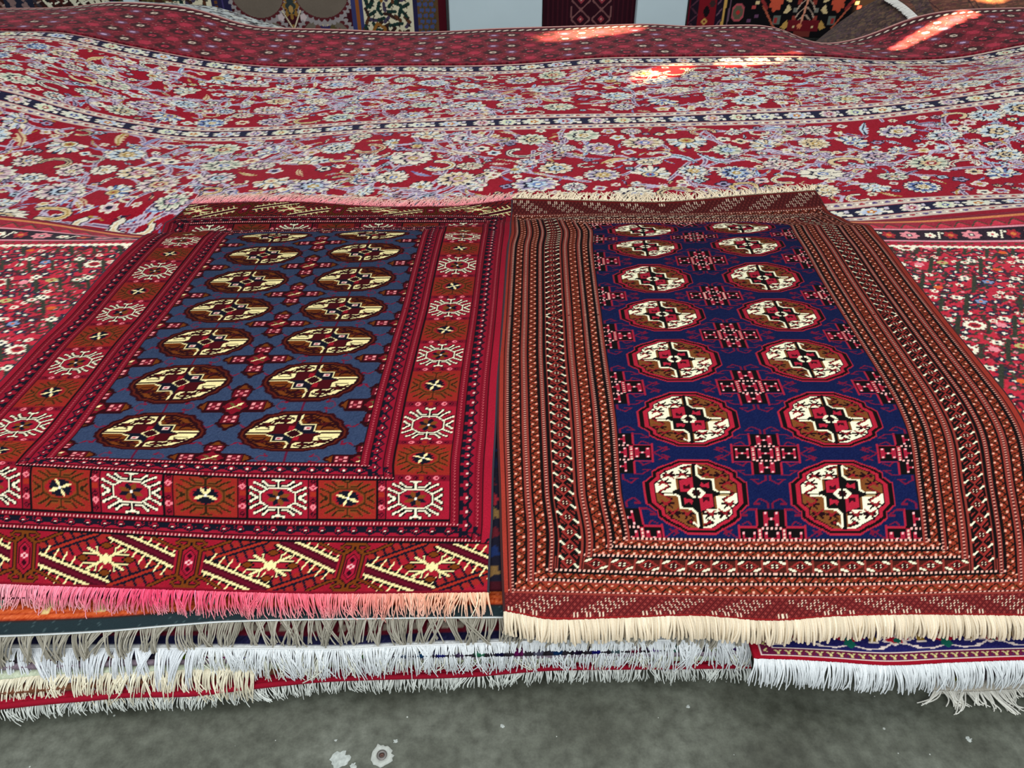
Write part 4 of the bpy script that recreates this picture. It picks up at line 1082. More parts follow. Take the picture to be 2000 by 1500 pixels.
def fringe(name, edge, n, length, out, down, rad, colfn, parent, k=7, jit=.3, curl=.35, clump=0, clump_w=.6, floor=.003, lenjit=.2, dirn=-1, seed=0, lean=0.0, tip=.7, loopy=False):
    """threads leaving an edge outward (towards -y) and hanging; out/down = share of the length run outward / downward at the tip"""
    r_ = np.random.default_rng(seed)
    e = edge_path(edge, n); s = np.linspace(0, 1, k)
    ln = length * (1 + r_.normal(0, lenjit, n)).clip(.4, 1.6)
    wv = np.convolve(np.random.default_rng(seed + 99).normal(0, 1, n + 40), np.ones(21) / 21 ** .5, 'same')[20:-20]; wv2 = np.convolve(np.random.default_rng(seed + 199).normal(0, 1, n + 12), np.ones(7) / 7 ** .5, 'same')[6:-6]
    sway = jit * (.55 * wv + .55 * wv2 + .35 * r_.normal(0, 1, n)) + lean
    if clump:
        g = (np.arange(n) // clump); gs = r_.normal(lean, jit * .9, g.max() + 1)[g]
        off = ((np.arange(n) % clump) - (clump - 1) / 2)
        spread = (edge_path(edge, n)[1] - e[0])
        step = np.linalg.norm(e[1] - e[0])
        sway = gs + r_.normal(0, jit * .2, n) - off * step * clump_w / length
        gl = (1 + r_.normal(0, lenjit, g.max() + 1)).clip(.5, 1.5)[g]; ln = length * gl * (1 + r_.normal(0, .05, n))
    ph = np.cumsum(r_.normal(0, .5, n)); cu = curl * (.7 * wv2 + .45 * r_.normal(0, 1, n))
    P = np.zeros((n, k, 3))
    ss = s[None]
    side = sway[:, None] * ss + cu[:, None] * .35 * np.sin(ss * 3.1 + ph[:, None]) * ss
    o_ = out * (1 - (1 - ss) ** 1.6); d_ = down * ss ** 1.7
    P[:, :, 0] = e[:, 0:1] + ln[:, None] * side
    P[:, :, 1] = e[:, 1:2] + dirn * ln[:, None] * o_ * (1 + r_.normal(0, .08, n))[:, None]
    P[:, :, 2] = e[:, 2:3] - ln[:, None] * d_ + r_.uniform(0, .002, n)[:, None]
    P[:, :, 2] = np.maximum(P[:, :, 2], floor)
    C = np.clip(colfn(np.linspace(0, 1, n), s, r_), 0, 255)
    return strands(name, P, rad, C, parent, tip=tip)
def solid(col, var=10, tipcol=None):
    def f(u, s, r_):
        c = np.ones((len(u), len(s), 3)) * np.array(col, float)
        if tipcol is not None: c = c * (1 - s[None, :, None]) + np.array(tipcol, float) * s[None, :, None]
        return c + r_.normal(0, var, len(u))[:, None, None]
    return f
# ================================================================= camera and light
cam = bpy.data.objects.new('camera', bpy.data.cameras.new('camera')); COL.objects.link(cam)
cam.location = CAM; cam.rotation_euler = (math.pi / 2 - PITCH, 0, 0)
cam.data.sensor_width = 36; cam.data.lens = 36 * FPX / 2000; cam.data.clip_start = .05
sc.camera = cam
sc.view_settings.view_transform = 'Standard'; sc.view_settings.look = 'None'; sc.view_settings.exposure = 0; sc.view_settings.gamma = 1
w = bpy.data.worlds.new('world'); sc.world = w; w.use_nodes = True
bg = w.node_tree.nodes['Background']; bg.inputs[0].default_value = (.86, .94, 1, 1); bg.inputs[1].default_value = .62
def area(name, loc, rot, sx, sy, power, col=(1, 1, 1)):
    l = bpy.data.lights.new(name, 'AREA'); l.shape = 'RECTANGLE'; l.size = sx; l.size_y = sy; l.energy = power; l.color = col
    o = bpy.data.objects.new(name, l); COL.objects.link(o); o.location = loc; o.rotation_euler = rot; return o
area('skylight', (0, 2.6, 4.4), (0, 0, 0), 7, 4, 110, (1, .98, .95))
area('doorway_light', (0, -1.4, 2.7), (math.radians(38), 0, 0), 4, 1.6, 75, (.96, .98, 1))
def sunbeam(px, py, off, spot, power, src, col=(1, .55, .22), scale=(1, 1, 1), target=None):
    t = np.array(target) if target is not None else np.array([*hit(px, py, off), 0]); 
    if target is None: t[2] = float(Zt(t[0], t[1])) + off
    l = bpy.data.lights.new('sunbeam', 'SPOT'); l.energy = power; l.color = col; l.spot_size = math.radians(spot); l.spot_blend = .8; l.shadow_soft_size = .01
    o = bpy.data.objects.new('sunbeam', l); COL.objects.link(o); o.location = src; o.scale = scale
    from mathutils import Vector
    o.rotation_euler = (Vector(t) - Vector(src)).to_track_quat('-Z', 'Y').to_euler()
    return o

# ================================================================= floor, walls
def floor_mat():
    m, t, b = nt('worn_concrete')
    tc = t.nodes.new('ShaderNodeTexCoord')
    def noise_(s, d=6, r=.6):
        n = t.nodes.new('ShaderNodeTexNoise'); n.inputs['Scale'].default_value = s; n.inputs['Detail'].default_value = d; n.inputs['Roughness'].default_value = r
        L(t, tc.outputs['Object'], n.inputs['Vector']); return n
    n1, n2, n3 = noise_(5), noise_(38, 4), noise_(260, 2)
    cr = t.nodes.new('ShaderNodeValToRGB'); L(t, n1.outputs[0], cr.inputs[0])
    e = cr.color_ramp.elements
    e[0].position = .3; e[0].color = (.052, .055, .040, 1); e[1].position = .72; e[1].color = (.138, .147, .120, 1)
    x = e.new(.5); x.color = (.092, .099, .077, 1)
    mx = t.nodes.new('ShaderNodeMix'); mx.data_type = 'RGBA'; mx.blend_type = 'MULTIPLY'; mx.inputs[0].default_value = 1
    c2 = t.nodes.new('ShaderNodeValToRGB'); L(t, n2.outputs[0], c2.inputs[0]); c2.color_ramp.elements[0].position = .3; c2.color_ramp.elements[0].color = (.58, .58, .54, 1); c2.color_ramp.elements[1].position = .68; c2.color_ramp.elements[1].color = (1.28, 1.28, 1.26, 1)
    L(t, cr.outputs[0], mx.inputs[6]); L(t, c2.outputs[0], mx.inputs[7])
    v = t.nodes.new('ShaderNodeTexVoronoi'); v.inputs['Scale'].default_value = 26; L(t, tc.outputs['Object'], v.inputs['Vector'])
    wn = t.nodes.new('ShaderNodeTexNoise'); wn.inputs['Scale'].default_value = 7; L(t, tc.outputs['Object'], wn.inputs['Vector'])
    th = t.nodes.new('ShaderNodeMapRange'); L(t, wn.outputs[0], th.inputs[0]); th.inputs[1].default_value = .42; th.inputs[2].default_value = .75; th.inputs[3].default_value = .015; th.inputs[4].default_value = .085
    lt = t.nodes.new('ShaderNodeMath'); lt.operation = 'LESS_THAN'; L(t, v.outputs['Distance'], lt.inputs[0]); L(t, th.outputs[0], lt.inputs[1])
    m3 = t.nodes.new('ShaderNodeMix'); m3.data_type = 'RGBA'; L(t, lt.outputs[0], m3.inputs[0]); L(t, mx.outputs[2], m3.inputs[6]); m3.inputs[7].default_value = (.42, .44, .40, 1)
    # fine grit
    g = t.nodes.new('ShaderNodeMapRange'); L(t, n3.outputs[0], g.inputs[0]); g.inputs[1].default_value = .3; g.inputs[2].default_value = .7; g.inputs[3].default_value = .9; g.inputs[4].default_value = 1.1
    vm = t.nodes.new('ShaderNodeVectorMath'); vm.operation = 'SCALE'; L(t, m3.outputs[2], vm.inputs[0]); L(t, g.outputs[0], vm.inputs['Scale'])
    L(t, vm.outputs[0], b.inputs['Base Color']); b.inputs['Roughness'].default_value = .55; b.inputs['Specular IOR Level'].default_value = .35
    bp = t.nodes.new('ShaderNodeBump'); bp.inputs['Strength'].default_value = .25; bp.inputs['Distance'].default_value = .002; L(t, n2.outputs[0], bp.inputs['Height']); L(t, bp.outputs[0], b.inputs['Normal'])
    return m
def box_mesh(x0, x1, y0, y1, z0, z1):
    V = [(x, y, z) for z in (z0, z1) for y in (y0, y1) for x in (x0, x1)]
    F = [(0, 2, 3, 1), (4, 5, 7, 6), (0, 1, 5, 4), (2, 6, 7, 3), (0, 4, 6, 2), (1, 3, 7, 5)]
    return np.array(V), F
V, F = box_mesh(-7, 7, -4, 8, -.1, 0)
fl = mesh_obj('floor', V, F, floor_mat(), None, False); fl['kind'] = 'structure'
WALL_Y = 6.3
V, F = box_mesh(-7, 7, WALL_Y, WALL_Y + .15, 0, 4)
wl = mesh_obj('wall_back', V, F, plain_mat('grey_plaster', (120, 122, 120)), None, False); wl['kind'] = 'structure'

# ---- steel anchor in the floor, with its pale ring, and paint splashes
def disc(cx, cy, r0, r1, z0, z1, n=28, jag=0, seed=0):
    r_ = np.random.default_rng(seed); a = np.arange(n) * 2 * math.pi / n
    j = 1 + jag * r_.normal(0, 1, n)
    V = []; 
    for r, z in ((r1, 0.0005), (r1 * .96, z1), (r0, z1), (r0, z0)):
        rr = r * (j if r > r0 else 1)
        V += list(zip(cx + rr * np.cos(a), cy + rr * np.sin(a), np.full(n, z)))
    F = []
    for k in range(3):
        for i in range(n): F.append((k * n + i, k * n + (i + 1) % n, (k + 1) * n + (i + 1) % n, (k + 1) * n + i))
    return V, F
p = at_z(746, 1476, 0)
an = empty('floor_anchor', (p[0], p[1], 0), 'round steel floor anchor in a pale chipped ring on the concrete', 'floor anchor')
V, F = disc(p[0], p[1], .0085, .020, .0005, .0022, jag=.07, seed=3)
mesh_obj('ring', V, F, plain_mat('pale_mortar', (176, 180, 172), bump=.4, scale=200), an, True)
V, F = disc(p[0], p[1], .0045, .0095, .0008, .0036)
mesh_obj('sleeve', V, F, plain_mat('worn_steel', (120, 116, 112), rough=.45, metal=.7), an, True)
V, F = disc(p[0], p[1], .0005, .0048, .0009, .0012)
mesh_obj('bolt', V, F, plain_mat('rusty_bolt', (104, 78, 70), rough=.6, metal=.4), an, True)
def splash(px, py, r, lab, seed):
    q = at_z(px, py, 0); r_ = np.random.default_rng(seed); n = 22
    V = [(q[0], q[1], .0011)]; a = np.arange(n) * 2 * math.pi / n
    rr = r * (1 + .22 * r_.normal(0, 1, n)).clip(.45, 1.5)
    V += list(zip(q[0] + rr * np.cos(a), q[1] + rr * .9 * np.sin(a), np.full(n, .0003)))
    F = [(0, 1 + i, 1 + (i + 1) % n) for i in range(n)]
    tag(mesh_obj('paint_splash', V, F, MSPL, None, True, loc=(q[0], q[1], 0)), lab, 'paint splash')
MSPL = plain_mat('dried_white_paint', (170, 176, 170), bump=.3, scale=120, var=.25)
splash(664, 1484, .017, 'largest dried white paint splash on the concrete, left of the floor anchor', 1)
splash(690, 1497, .006, 'small white paint drop beside the large splash, cut by the picture edge', 2)
splash(656, 1446, .0025, 'tiny white paint fleck above the large splash', 4)
splash(773, 1448, .004, 'small white paint fleck just right above the floor anchor', 5)
splash(1892, 1444, .005, 'grey white paint fleck on the concrete far right, below the navy bordered carpet', 6)
splash(982, 1418, .004, 'lone white paint fleck on the concrete right of centre', 8)
splash(1344, 1380, .0035, 'white paint fleck on the concrete just left of the navy bordered carpet corner', 9)

# ================================================================= carpets of the heap
def on_heap(xy, off): return Zt(xy[..., 0], xy[..., 1]) + off
def rect_xy(x0, x1, y0, y1, W, H, skew=0.0):
    X, Y = np.meshgrid(np.linspace(x0, x1, W + 1), np.linspace(y0, y1, H + 1))
    return np.stack([X, Y + skew * (X - x0) / (x1 - x0)], -1)
def root_for(xy, z, name, label, cat='rug', group=None):
    return empty(name, (float(xy[..., 0].mean()), float(xy[..., 1].mean()), float(z.min()) - .01), label, cat, group)

# --- large crimson floral carpet
c = design_floral()
S = np.linspace(-3.5, 3.5, FL_W + 1)
lineY = lambda l, r: l + (r - l) / (1 + np.exp(-S / .6))
rowsY = [(0, lineY(2.06, 2.34)), (FG0, lineY(2.20, 2.48)), (FG1, lineY(2.36, 2.63)), (MG0, lineY(3.36, 3.34)), (MG1, lineY(3.54, 3.53)), (BG0, lineY(4.12, 4.10)), (BG1, lineY(4.30, 4.29)), (FL_H, lineY(4.44, 4.44))]
YY = pchip(np.array([r[0] for r in rowsY], float), np.array([r[1] for r in rowsY]), np.arange(FL_H + 1))
xy = np.stack([np.broadcast_to(S, YY.shape), YY], -1); z = on_heap(xy, 0)
r = root_for(xy, z, 'floral_carpet', 'huge crimson carpet with cream and lavender flowers and navy guard stripes', 'carpet')
sheet('pile', xy, z, c.a, M_FLOR, r, .012)

# --- dark red rosette rug along the far edge
c = design_rosette_rug()
xy = rect_xy(-3.65, 3.65, 4.255, 4.93, TK_W, TK_H); z = on_heap(xy, .010)
r = root_for(xy, z, 'rosette_rug', 'long dark red rug of small rosettes along the far edge of the heap', 'rug')
sheet('pile', xy, z, c.a, M_PILE, r, .010)

# --- dense red carpet under the two small rugs
c = design_dense()
xy = rect_xy(-2.15, 2.15, 1.02, 2.42, DN_W, DN_H); z = on_heap(xy, .008)
r = root_for(xy, z, 'dense_flowered_carpet', 'bright red carpet crowded with tiny white flowers, showing beside both small rugs', 'carpet')
sheet('pile', xy, z, c.a, M_PILE, r, .008)

# --- dark rug glimpsed between the two
c = design_dark_gap()
xy = rect_xy(-1.05, 1.0, .930, 2.0, 440, 300, .04); z = on_heap(xy, .014)
r = root_for(xy, z, 'dark_patterned_rug', 'nearly black rug with red and navy blossoms, glimpsed between the two small rugs', 'rug')
sheet('pile', xy, z, c.a, M_PILE, r, .006)

OFF = .022
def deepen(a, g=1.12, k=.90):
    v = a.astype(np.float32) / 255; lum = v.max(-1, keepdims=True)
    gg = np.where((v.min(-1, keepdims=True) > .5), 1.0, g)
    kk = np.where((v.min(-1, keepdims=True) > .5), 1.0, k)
    h = a.shape[0]      # pile shading painted into the knot colours, darker towards the far end
    far_shade = np.interp(np.arange(h) / h, [0, .25, .6, .9, 1], [1, .97, .84, .70, .64])[:, None, None]
    far_shade = np.where((v.min(-1, keepdims=True) > .45), far_shade ** .3, far_shade)
    return np.clip(255 * kk * far_shade * v ** gg, 0, 255).astype(np.uint8)
# --- red rug, slate field
c = design_slate()
A = [(0, [(0, -165, 1132), (.18, 30, 1141), (.45, 330, 1151), (.75, 660, 1159), (1, 953, 1156)]),
     (42, [(0, -163, 1020), (.3, 170, 1036), (.6, 520, 1052), (1, 957, 1057)]),
     (57, [(0, -161, 991), (.3, 170, 1007), (.6, 520, 1020), (1, 960, 1023)]),
     (95, [(0, -152, 896), (.3, 170, 912), (.6, 520, 929), (1, 962, 934)]),
     (109, [(0, -140, 884), (.3, 180, 895), (.6, 520, 904), (1, 963, 909)]),
     (154, [(0, -98, 843), (1, 967, 845)]), (219, [(0, -12, 757), (1, 972, 736)]), (284, [(0, 62, 679), (1, 979, 659)]),
     (349, [(0, 132, 611), (1, 984, 598)]), (414, [(0, 184, 552), (1, 988, 540)]), (479, [(0, 234, 499), (1, 992, 489)]), (544, [(0, 270, 467), (1, 995, 461)]),
     (586, [(0, 284, 459), (1, 996, 453)]), (640, [(0, 322, 437), (1, 998, 429)]), (656, [(0, 338, 427), (1, 999, 421)]),
     (696, [(0, 372, 399), (.3, 560, 394), (.62, 760, 404), (.82, 880, 403), (1, 1000, 390)])]
xyL = rug_xy(A, 480, 696, OFF); z = on_heap(xyL, OFF)
rL = root_for(xyL, z, 'slate_field_rug', 'left small rug, red borders around a slate blue field, pink fringe')
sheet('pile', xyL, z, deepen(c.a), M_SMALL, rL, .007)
eL = np.concatenate([xyL[0], z[0][:, None] - .003], 1); bL = np.concatenate([xyL[-1], z[-1][:, None]], 1)
def pinkfn(u, s, r_):
    k = np.array([[250, 176, 184], [250, 170, 180], [250, 128, 152], [244, 84, 122], [246, 110, 134], [246, 124, 136], [250, 176, 150], [252, 204, 168]], float)
    b = np.stack([np.interp(u, np.linspace(0, 1, 8), k[:, i]) for i in range(3)], 1)
    c = b[:, None] * np.ones((1, len(s), 1)); tip = np.array([252, 214, 200.])
    f = np.clip((s - .55) / .45, 0, 1)[None, :, None] * .7
    return c * (1 - f) + tip * f + r_.normal(0, 14, len(u))[:, None, None]
fringe('fringe', eL, 760, .047, .62, .64, .00135, pinkfn, rL, jit=.22, curl=.5, seed=1, lenjit=.12)
def side_cord(xy, z, side, col, parent, rad=.003):
    e = np.concatenate([xy[:, side], z[:, side][:, None] - .002], 1)
    return strands('side_cord', edge_path(e, 240)[None], rad, np.ones((1, 240, 1)) * np.array(col, float), parent, sides=6, tip=1)
for s_ in (0, -1): side_cord(xyL, z, s_, (52, 50, 60), rL)
def hback(edge, n, length, rad, colfn, parent, seed):
    r_ = np.random.default_rng(seed); e = edge_path(edge, n); s = np.linspace(0, 1, 5)
    P = np.zeros((n, 5, 3)); ln = length * (1 + r_.normal(0, .12, n)); sw = r_.normal(.25, .3, n)
    P[:, :, 0] = e[:, 0:1] + (ln * sw)[:, None] * s; P[:, :, 1] = e[:, 1:2] + ln[:, None] * s
    P[:, :, 2] = np.maximum(e[:, 2:3] * (1 - s) + s * (Zt(P[:, :, 0], P[:, :, 1]) + .004) + .006 * np.sin(s * 3.1), Zt(P[:, :, 0], P[:, :, 1]) + .004) + r_.uniform(0, .003, n)[:, None]
    return strands('fringe', P, rad, np.clip(colfn(np.linspace(0, 1, n), s, r_), 0, 255), parent)
hback(bL, 420, .088, .0019, solid((246, 150, 158), 10, (250, 224, 200)), rL, 2)

# --- brown-red rug, navy field
c = design_navy()
B = [(0, [(0, 985, 1193), (.1, 1090, 1210), (.2, 1200, 1207), (.33, 1350, 1202), (.48, 1510, 1212), (.6, 1640, 1203), (.75, 1800, 1200), (1, 2052, 1203)]),
     (22, [(0, 983, 1152), (.2, 1195, 1158), (.48, 1500, 1163), (1, 2052, 1152)]),
     (70, [(0, 979, 1044), (.2, 1205, 1050), (.5, 1510, 1054), (1, 2048, 1053)]),
     (111, [(0, 977, 959), (1, 2032, 962)]), (201, [(0, 973, 816), (1, 1996, 817)]), (290, [(0, 975, 706), (1, 1912, 704)]),
     (380, [(0, 981, 617), (1, 1838, 613)]), (470, [(0, 986, 543), (1, 1780, 540)]), (560, [(0, 991, 480), (1, 1729, 474)]),
     (649, [(0, 998, 450), (1, 1700, 441)]), (690, [(0, 998, 436), (1, 1660, 434)]),
     (760, [(0, 999, 388), (.2, 1110, 391), (.45, 1260, 395), (.8, 1480, 380), (1, 1592, 372)])]
xyR = rug_xy(B, 480, 760, OFF); z = on_heap(xyR, OFF)
rR = root_for(xyR, z, 'navy_field_rug', 'right small rug, brownish red striped borders around a dark navy field, cream fringe')
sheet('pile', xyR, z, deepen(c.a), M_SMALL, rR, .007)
eR = np.concatenate([xyR[0], z[0][:, None] - .003], 1); bR = np.concatenate([xyR[-1], z[-1][:, None]], 1)
fringe('fringe', eR, 330, .046, .60, .62, .0023, solid((236, 220, 192), 9), rR, jit=.09, curl=.14, seed=5, lenjit=.05, tip=1.0)
fringe('fringe', eR + [0, .001, -.004], 200, .040, .50, .66, .0019, solid((214, 196, 168), 14), rR, jit=.2, curl=.3, seed=6, lenjit=.1)
hback(bR, 300, .080, .0026, solid((244, 226, 196), 8), rR, 7)
for s_ in (0, -1): side_cord(xyR, z, s_, (66, 34, 34), rR)
# ================================================================= the edges of the heap nearest the camera
def layer(name, label, edge_px, zz, depth, design, thick, mat=M_PILE, cat='rug', knot=.0035, hug=False):
    """a flat carpet in the heap; its near edge follows the surveyed line"""
    H, W = design.shape[:2]
    e = np.array([at_z(px, py, zz)[:2] for px, py in edge_px]); d = np.concatenate([[0], np.cumsum(np.linalg.norm(np.diff(e, axis=0), axis=1))])
    q = np.linspace(0, d[-1], W + 1)
    ex = pchip(d, e, q)
    v = np.arange(H + 1) * depth / H
    far = float(ex[:, 1].mean())
    k = np.clip(v / .25, 0, 1)[:, None]
    Y = ex[None, :, 1] * (1 - k) + far * k + v[:, None]
    X = np.broadcast_to(ex[:, 0], Y.shape)
    xy = np.stack([X, Y], -1)
    z = np.full(Y.shape, zz) + .0018 * np.sin(X * 9 + zz * 90) * np.sin(Y * 11)
    if hug: z = np.maximum(z, np.minimum(Zt(X, Y) - .004, .22))
    r = empty(name, (float(ex[:, 0].mean()), far, zz - thick), label, cat)
    sheet('pile', xy, z, design, mat, r, thick)
    edge = np.concatenate([ex, z[0][:, None] - thick * .4], 1)
    return r, edge
M_FLAT = wool('flat_weave', bump=.5, scale=700)

# bottom up
r, e = layer('cream_fringed_rug', 'lowest rug at the right, only its curling cream fringe lies on the floor', [(1824, 1350), (1900, 1352), (2000, 1346), (2150, 1342)], .014, .5, design_plain((70, 60, 62), 120, 60, (206, 200, 184)).a, .009)
fringe('fringe', e + [0, 0, .004], 130, .034, .8, .35, .0016, solid((226, 224, 212), 12), r, jit=.5, curl=.9, seed=31, clump=6, clump_w=.3)
r, e = layer('shadowed_rug', 'dark rug set back in the shadow under the crimson edged carpet', [(-260, 1352), (300, 1325), (700, 1302), (1100, 1285), (1490, 1280)], .022, .6, design_plain((52, 30, 36), 200, 40).a, .012)
r, e = layer('crimson_edged_carpet', 'carpet low in the heap with a rolled crimson edge and short white fringe', [(-260, 1396), (-120, 1388), (0, 1377), (90, 1367), (170, 1360), (250, 1353), (360, 1351), (500, 1336), (650, 1322), (900, 1314), (1100, 1300), (1300, 1298), (1466, 1296)], .046, .6, design_plain((120, 16, 36), 400, 60, (150, 14, 38)).a, .013, cat='carpet')
roll = edge_path(e + [0, -.002, .002], 200)
strands('edge_cord', roll[None], .0055, np.ones((1, 200, 1)) * np.array([146, 14, 38.]), r, sides=10, tip=1)
fringe('fringe', e + [0, .002, -.004], 950, .028, .58, .70, .0012, solid((214, 218, 210), 14), r, jit=.35, curl=.5, seed=32, lenjit=.12)
r, e = layer('brown_edged_rug', 'thin rug with a brown striped edge just above the crimson edge', [(-260, 1364), (0, 1355), (170, 1340), (400, 1326), (700, 1296), (1400, 1276)], .060, .6, design_plain((96, 62, 44), 300, 60, (112, 70, 48)).a, .009)
r, e = layer('cream_fringed_carpet', 'carpet with a pale green edge and thick cream fringe at the lower left', [(-260, 1332), (-100, 1328), (0, 1325), (80, 1317), (300, 1309), (500, 1301), (900, 1290), (1455, 1283)], .074, .6, design_plain((176, 184, 160), 400, 60, (196, 204, 176)).a, .011, cat='carpet')
k = int(len(e) * .44)
fringe('fringe', e[:k], 400, .054, .60, .74, .0015, solid((230, 222, 196), 12), r, jit=.25, curl=.4, seed=33, lenjit=.10)
r, e = layer('mauve_edged_rug', 'thin rug showing a greyish mauve edge above the pale green one', [(-260, 1306), (0, 1304), (90, 1302), (260, 1296), (500, 1290), (1440, 1276)], .086, .6, design_plain((120, 100, 112), 400, 60, (132, 116, 126)).a, .008)
r, e = layer('black_edged_rug', 'thin nearly black rug directly under the navy rug with white fringe', [(-260, 1290), (0, 1292), (300, 1284), (600, 1284), (1440, 1268)], .0935, .6, design_plain((34, 28, 34), 400, 60).a, .006)
cn = design_navy_plain()
r, e = layer('navy_edged_rug', 'navy edged rug with a long tousled white fringe hanging over the heap front', [(-260, 1270), (-100, 1268), (0, 1266), (420, 1266), (650, 1268), (800, 1261), (965, 1255), (1105, 1250), (1350, 1250), (1466, 1247)], .104, .6, cn.a, .009)
n = len(e); k = int(n * .37)
fringe('fringe', e[:k + 1] + [0, 0, .003], 400, .115, .40, .74, .0014, solid((226, 230, 232), 9), r, jit=.22, curl=.22, seed=34, clump=13, clump_w=.62, lenjit=.14)
fringe('fringe', e[k:] + [0, 0, .003], 860, .060, .42, .76, .0014, solid((226, 230, 230), 10), r, jit=.20, curl=.4, seed=35, lenjit=.10)
fringe('fringe', e[k:] + [0, .002, -.002], 260, .056, .46, .74, .0015, solid((218, 218, 202), 10), r, jit=.35, curl=.8, seed=36, clump=9, clump_w=.6, lenjit=.1)
strands('edge_cord', edge_path(e + [0, -.001, .005], 300)[None], .0016, np.ones((1, 300, 1)) * np.array([226, 228, 226.]), r, sides=6, tip=1)
# navy floral border, right
c = design_navy_border()
r, e = layer('navy_bordered_carpet', 'purplish navy carpet with scrolling flower border, crimson edging and straight white fringe', [(1474, 1285), (1540, 1287), (1620, 1291), (1740, 1298), (1850, 1293), (2000, 1288), (2120, 1286), (2240, 1288)], .116, .20, c.a, .010, mat=M_SMALL, cat='carpet')
fringe('fringe', e, 620, .050, .52, .76, .00135, solid((226, 230, 230), 8), r, jit=.12, curl=.25, seed=37, lenjit=.08)
# kilim
c = design_kilim()
r, e = layer('orange_kilim', 'orange flat woven kilim with stepped motifs, dark teal end band and grey tassels', [(-260, 1248), (-100, 1247), (0, 1245), (200, 1237), (350, 1226), (450, 1220), (650, 1216), (980, 1213), (1200, 1213), (1490, 1216)], .130, .42, c.a, .004, mat=M_FLAT, cat='kilim', hug=True)
fringe('fringe', e + [0, 0, .001], 600, .056, .50, .66, .0015, solid((150, 145, 130), 14, (172, 166, 150)), r, jit=.26, curl=.3, seed=38, clump=4, clump_w=.6, lenjit=.08, tip=1.1)
strands('edge_cord', edge_path(e + [0, -.001, .003], 300)[None], .0013, np.ones((1, 300, 1)) * np.array([220, 226, 224.]), r, sides=6, tip=1)

# ================================================================= behind the heap
WY = WALL_Y - .04
def hanging(name, label, px0, px1, design, ztop=2.5, yy=WY, zrep=None, cat='carpet', mat=M_PILE):
    x0, x1 = at_y(px0, 30, yy)[0], at_y(px1, 30, yy)[0]
    H, W = design.shape[:2]
    zb = .03; ks = (x1 - x0) / W
    nv = int((ztop - zb) / ks) + 1
    nv = min(nv, 2 * H)
    rows = np.arange(nv + 1); des = design[np.abs((rows + H - 1) % (2 * H - 2) - (H - 1)) if H > 1 else rows * 0]
    X, Z = np.meshgrid(np.linspace(x0, x1, W + 1), zb + rows * ks)
    Y = yy - .012 - .010 * (1 + np.sin(X * 7 + px0)) 
    V = np.stack([X, Y, Z], -1).reshape(-1, 3)
    dd = des[:, np.clip(np.arange(W + 1), 0, W - 1)].reshape(-1, 3)
    nu, nn = W + 1, nv + 1
    idx = np.arange(nu * nn).reshape(nn, nu); loop = np.concatenate([idx[0, :-1], idx[:-1, -1], idx[-1, :0:-1], idx[:0:-1, 0]])
    n0 = len(V); lo = V[loop].copy(); lo[:, 1] += .008
    i = np.arange(len(loop)); j = (i + 1) % len(loop)
    F = np.concatenate([grid_faces(nu, nn), np.stack([loop[i], n0 + i, n0 + j, loop[j]], 1)])
    r = empty(name, ((x0 + x1) / 2, yy - .02, zb), label, cat)
    mesh_obj('pile', np.concatenate([V, lo]), F, mat, r, True, np.concatenate([dd, dd[loop]]))
    x = np.linspace(x0, x1, 40)
    strands('hanging_rod', np.stack([x, np.full(40, yy - .02), np.full(40, zb + nv * ks + .01)], 1)[None], .012, np.ones((1, 40, 1)) * np.array([90, 70, 50.]), r, sides=8, tip=1)
hanging('leaf_carpet', 'hung carpet of slanting cream, brown and navy leaves at the far left', -70, 228, design_leaf_left().a)
hanging('plum_carpet_strip', 'narrow dark plum carpet hanging between the leaf carpet and the white post', 229, 246, design_plain((44, 14, 24), 30, 90).a)
hanging('garden_carpet', 'large hung garden carpet with cream leaf bands, brown arches and a maroon edge', 271, 872, design_garden().a)
hanging('maroon_carpet', 'dark maroon carpet with diamond lattice hung between the two white pillars', 1060, 1245, design_maroon().a)
hanging('tribal_carpet', 'black and red hung carpet with orange blossoms, birds and octagons, right of the pillars', 1342, 1800, design_bird().a)
PM = plain_mat('white_paint', (206, 224, 230), rough=.5, var=.03, scale=3)
for nm, a, b in (('pillar', 247, 270), ('pillar', 877, 1059), ('pillar', 1243, 1341)):
    x0, x1 = at_y(a, 30, WY - .10)[0], at_y(b, 30, WY - .10)[0]
    bm_v, bm_f = box_mesh(x0, x1, WY - .10, WALL_Y, 0, 4)
    o = mesh_obj(nm, bm_v, bm_f, PM, None, False); o['kind'] = 'structure'
    bv = o.modifiers.new('edge', 'BEVEL'); bv.width = .012; bv.segments = 2

def patch(name, label, near, far, y0, y1, design, nu=120, nv=40, sag=0.0, cat='rug', thick=.008):
    """a rug lying behind the heap's far edge, between two surveyed lines"""
    A = np.array([at_y(px, py, y0) for px, py in near]); B = np.array([at_y(px, py, y1) for px, py in far])
    A = edge_path(A, nu + 1); B = edge_path(B, nu + 1)
    t = np.linspace(0, 1, nv + 1)[:, None, None]
    P = A[None] * (1 - t) + B[None] * t
    P[:, :, 2] += sag * np.sin(t[..., 0] * 3.14)
    # a fall at the back so that the rug rests on what is behind it
    D = P[-1:].copy(); D[:, :, 1] += .12; D[:, :, 2] = .03
    P = np.concatenate([P, D])
    C = design[np.clip((np.arange(nv + 2)) * design.shape[0] // (nv + 2), 0, design.shape[0] - 1)][:, np.clip(np.arange(nu + 1) * design.shape[1] // (nu + 1), 0, design.shape[1] - 1)]
    r = empty(name, (float(P[..., 0].mean()), float(P[..., 1].mean()), .03), label, cat)
    mesh_obj('pile', P.reshape(-1, 3), grid_faces(nu + 1, nv + 2), M_PILE, r, True, C.reshape(-1, 3))
    return r, P
rs = np.random.default_rng(8)
pl = Cv(160, 40, (188, 194, 192))
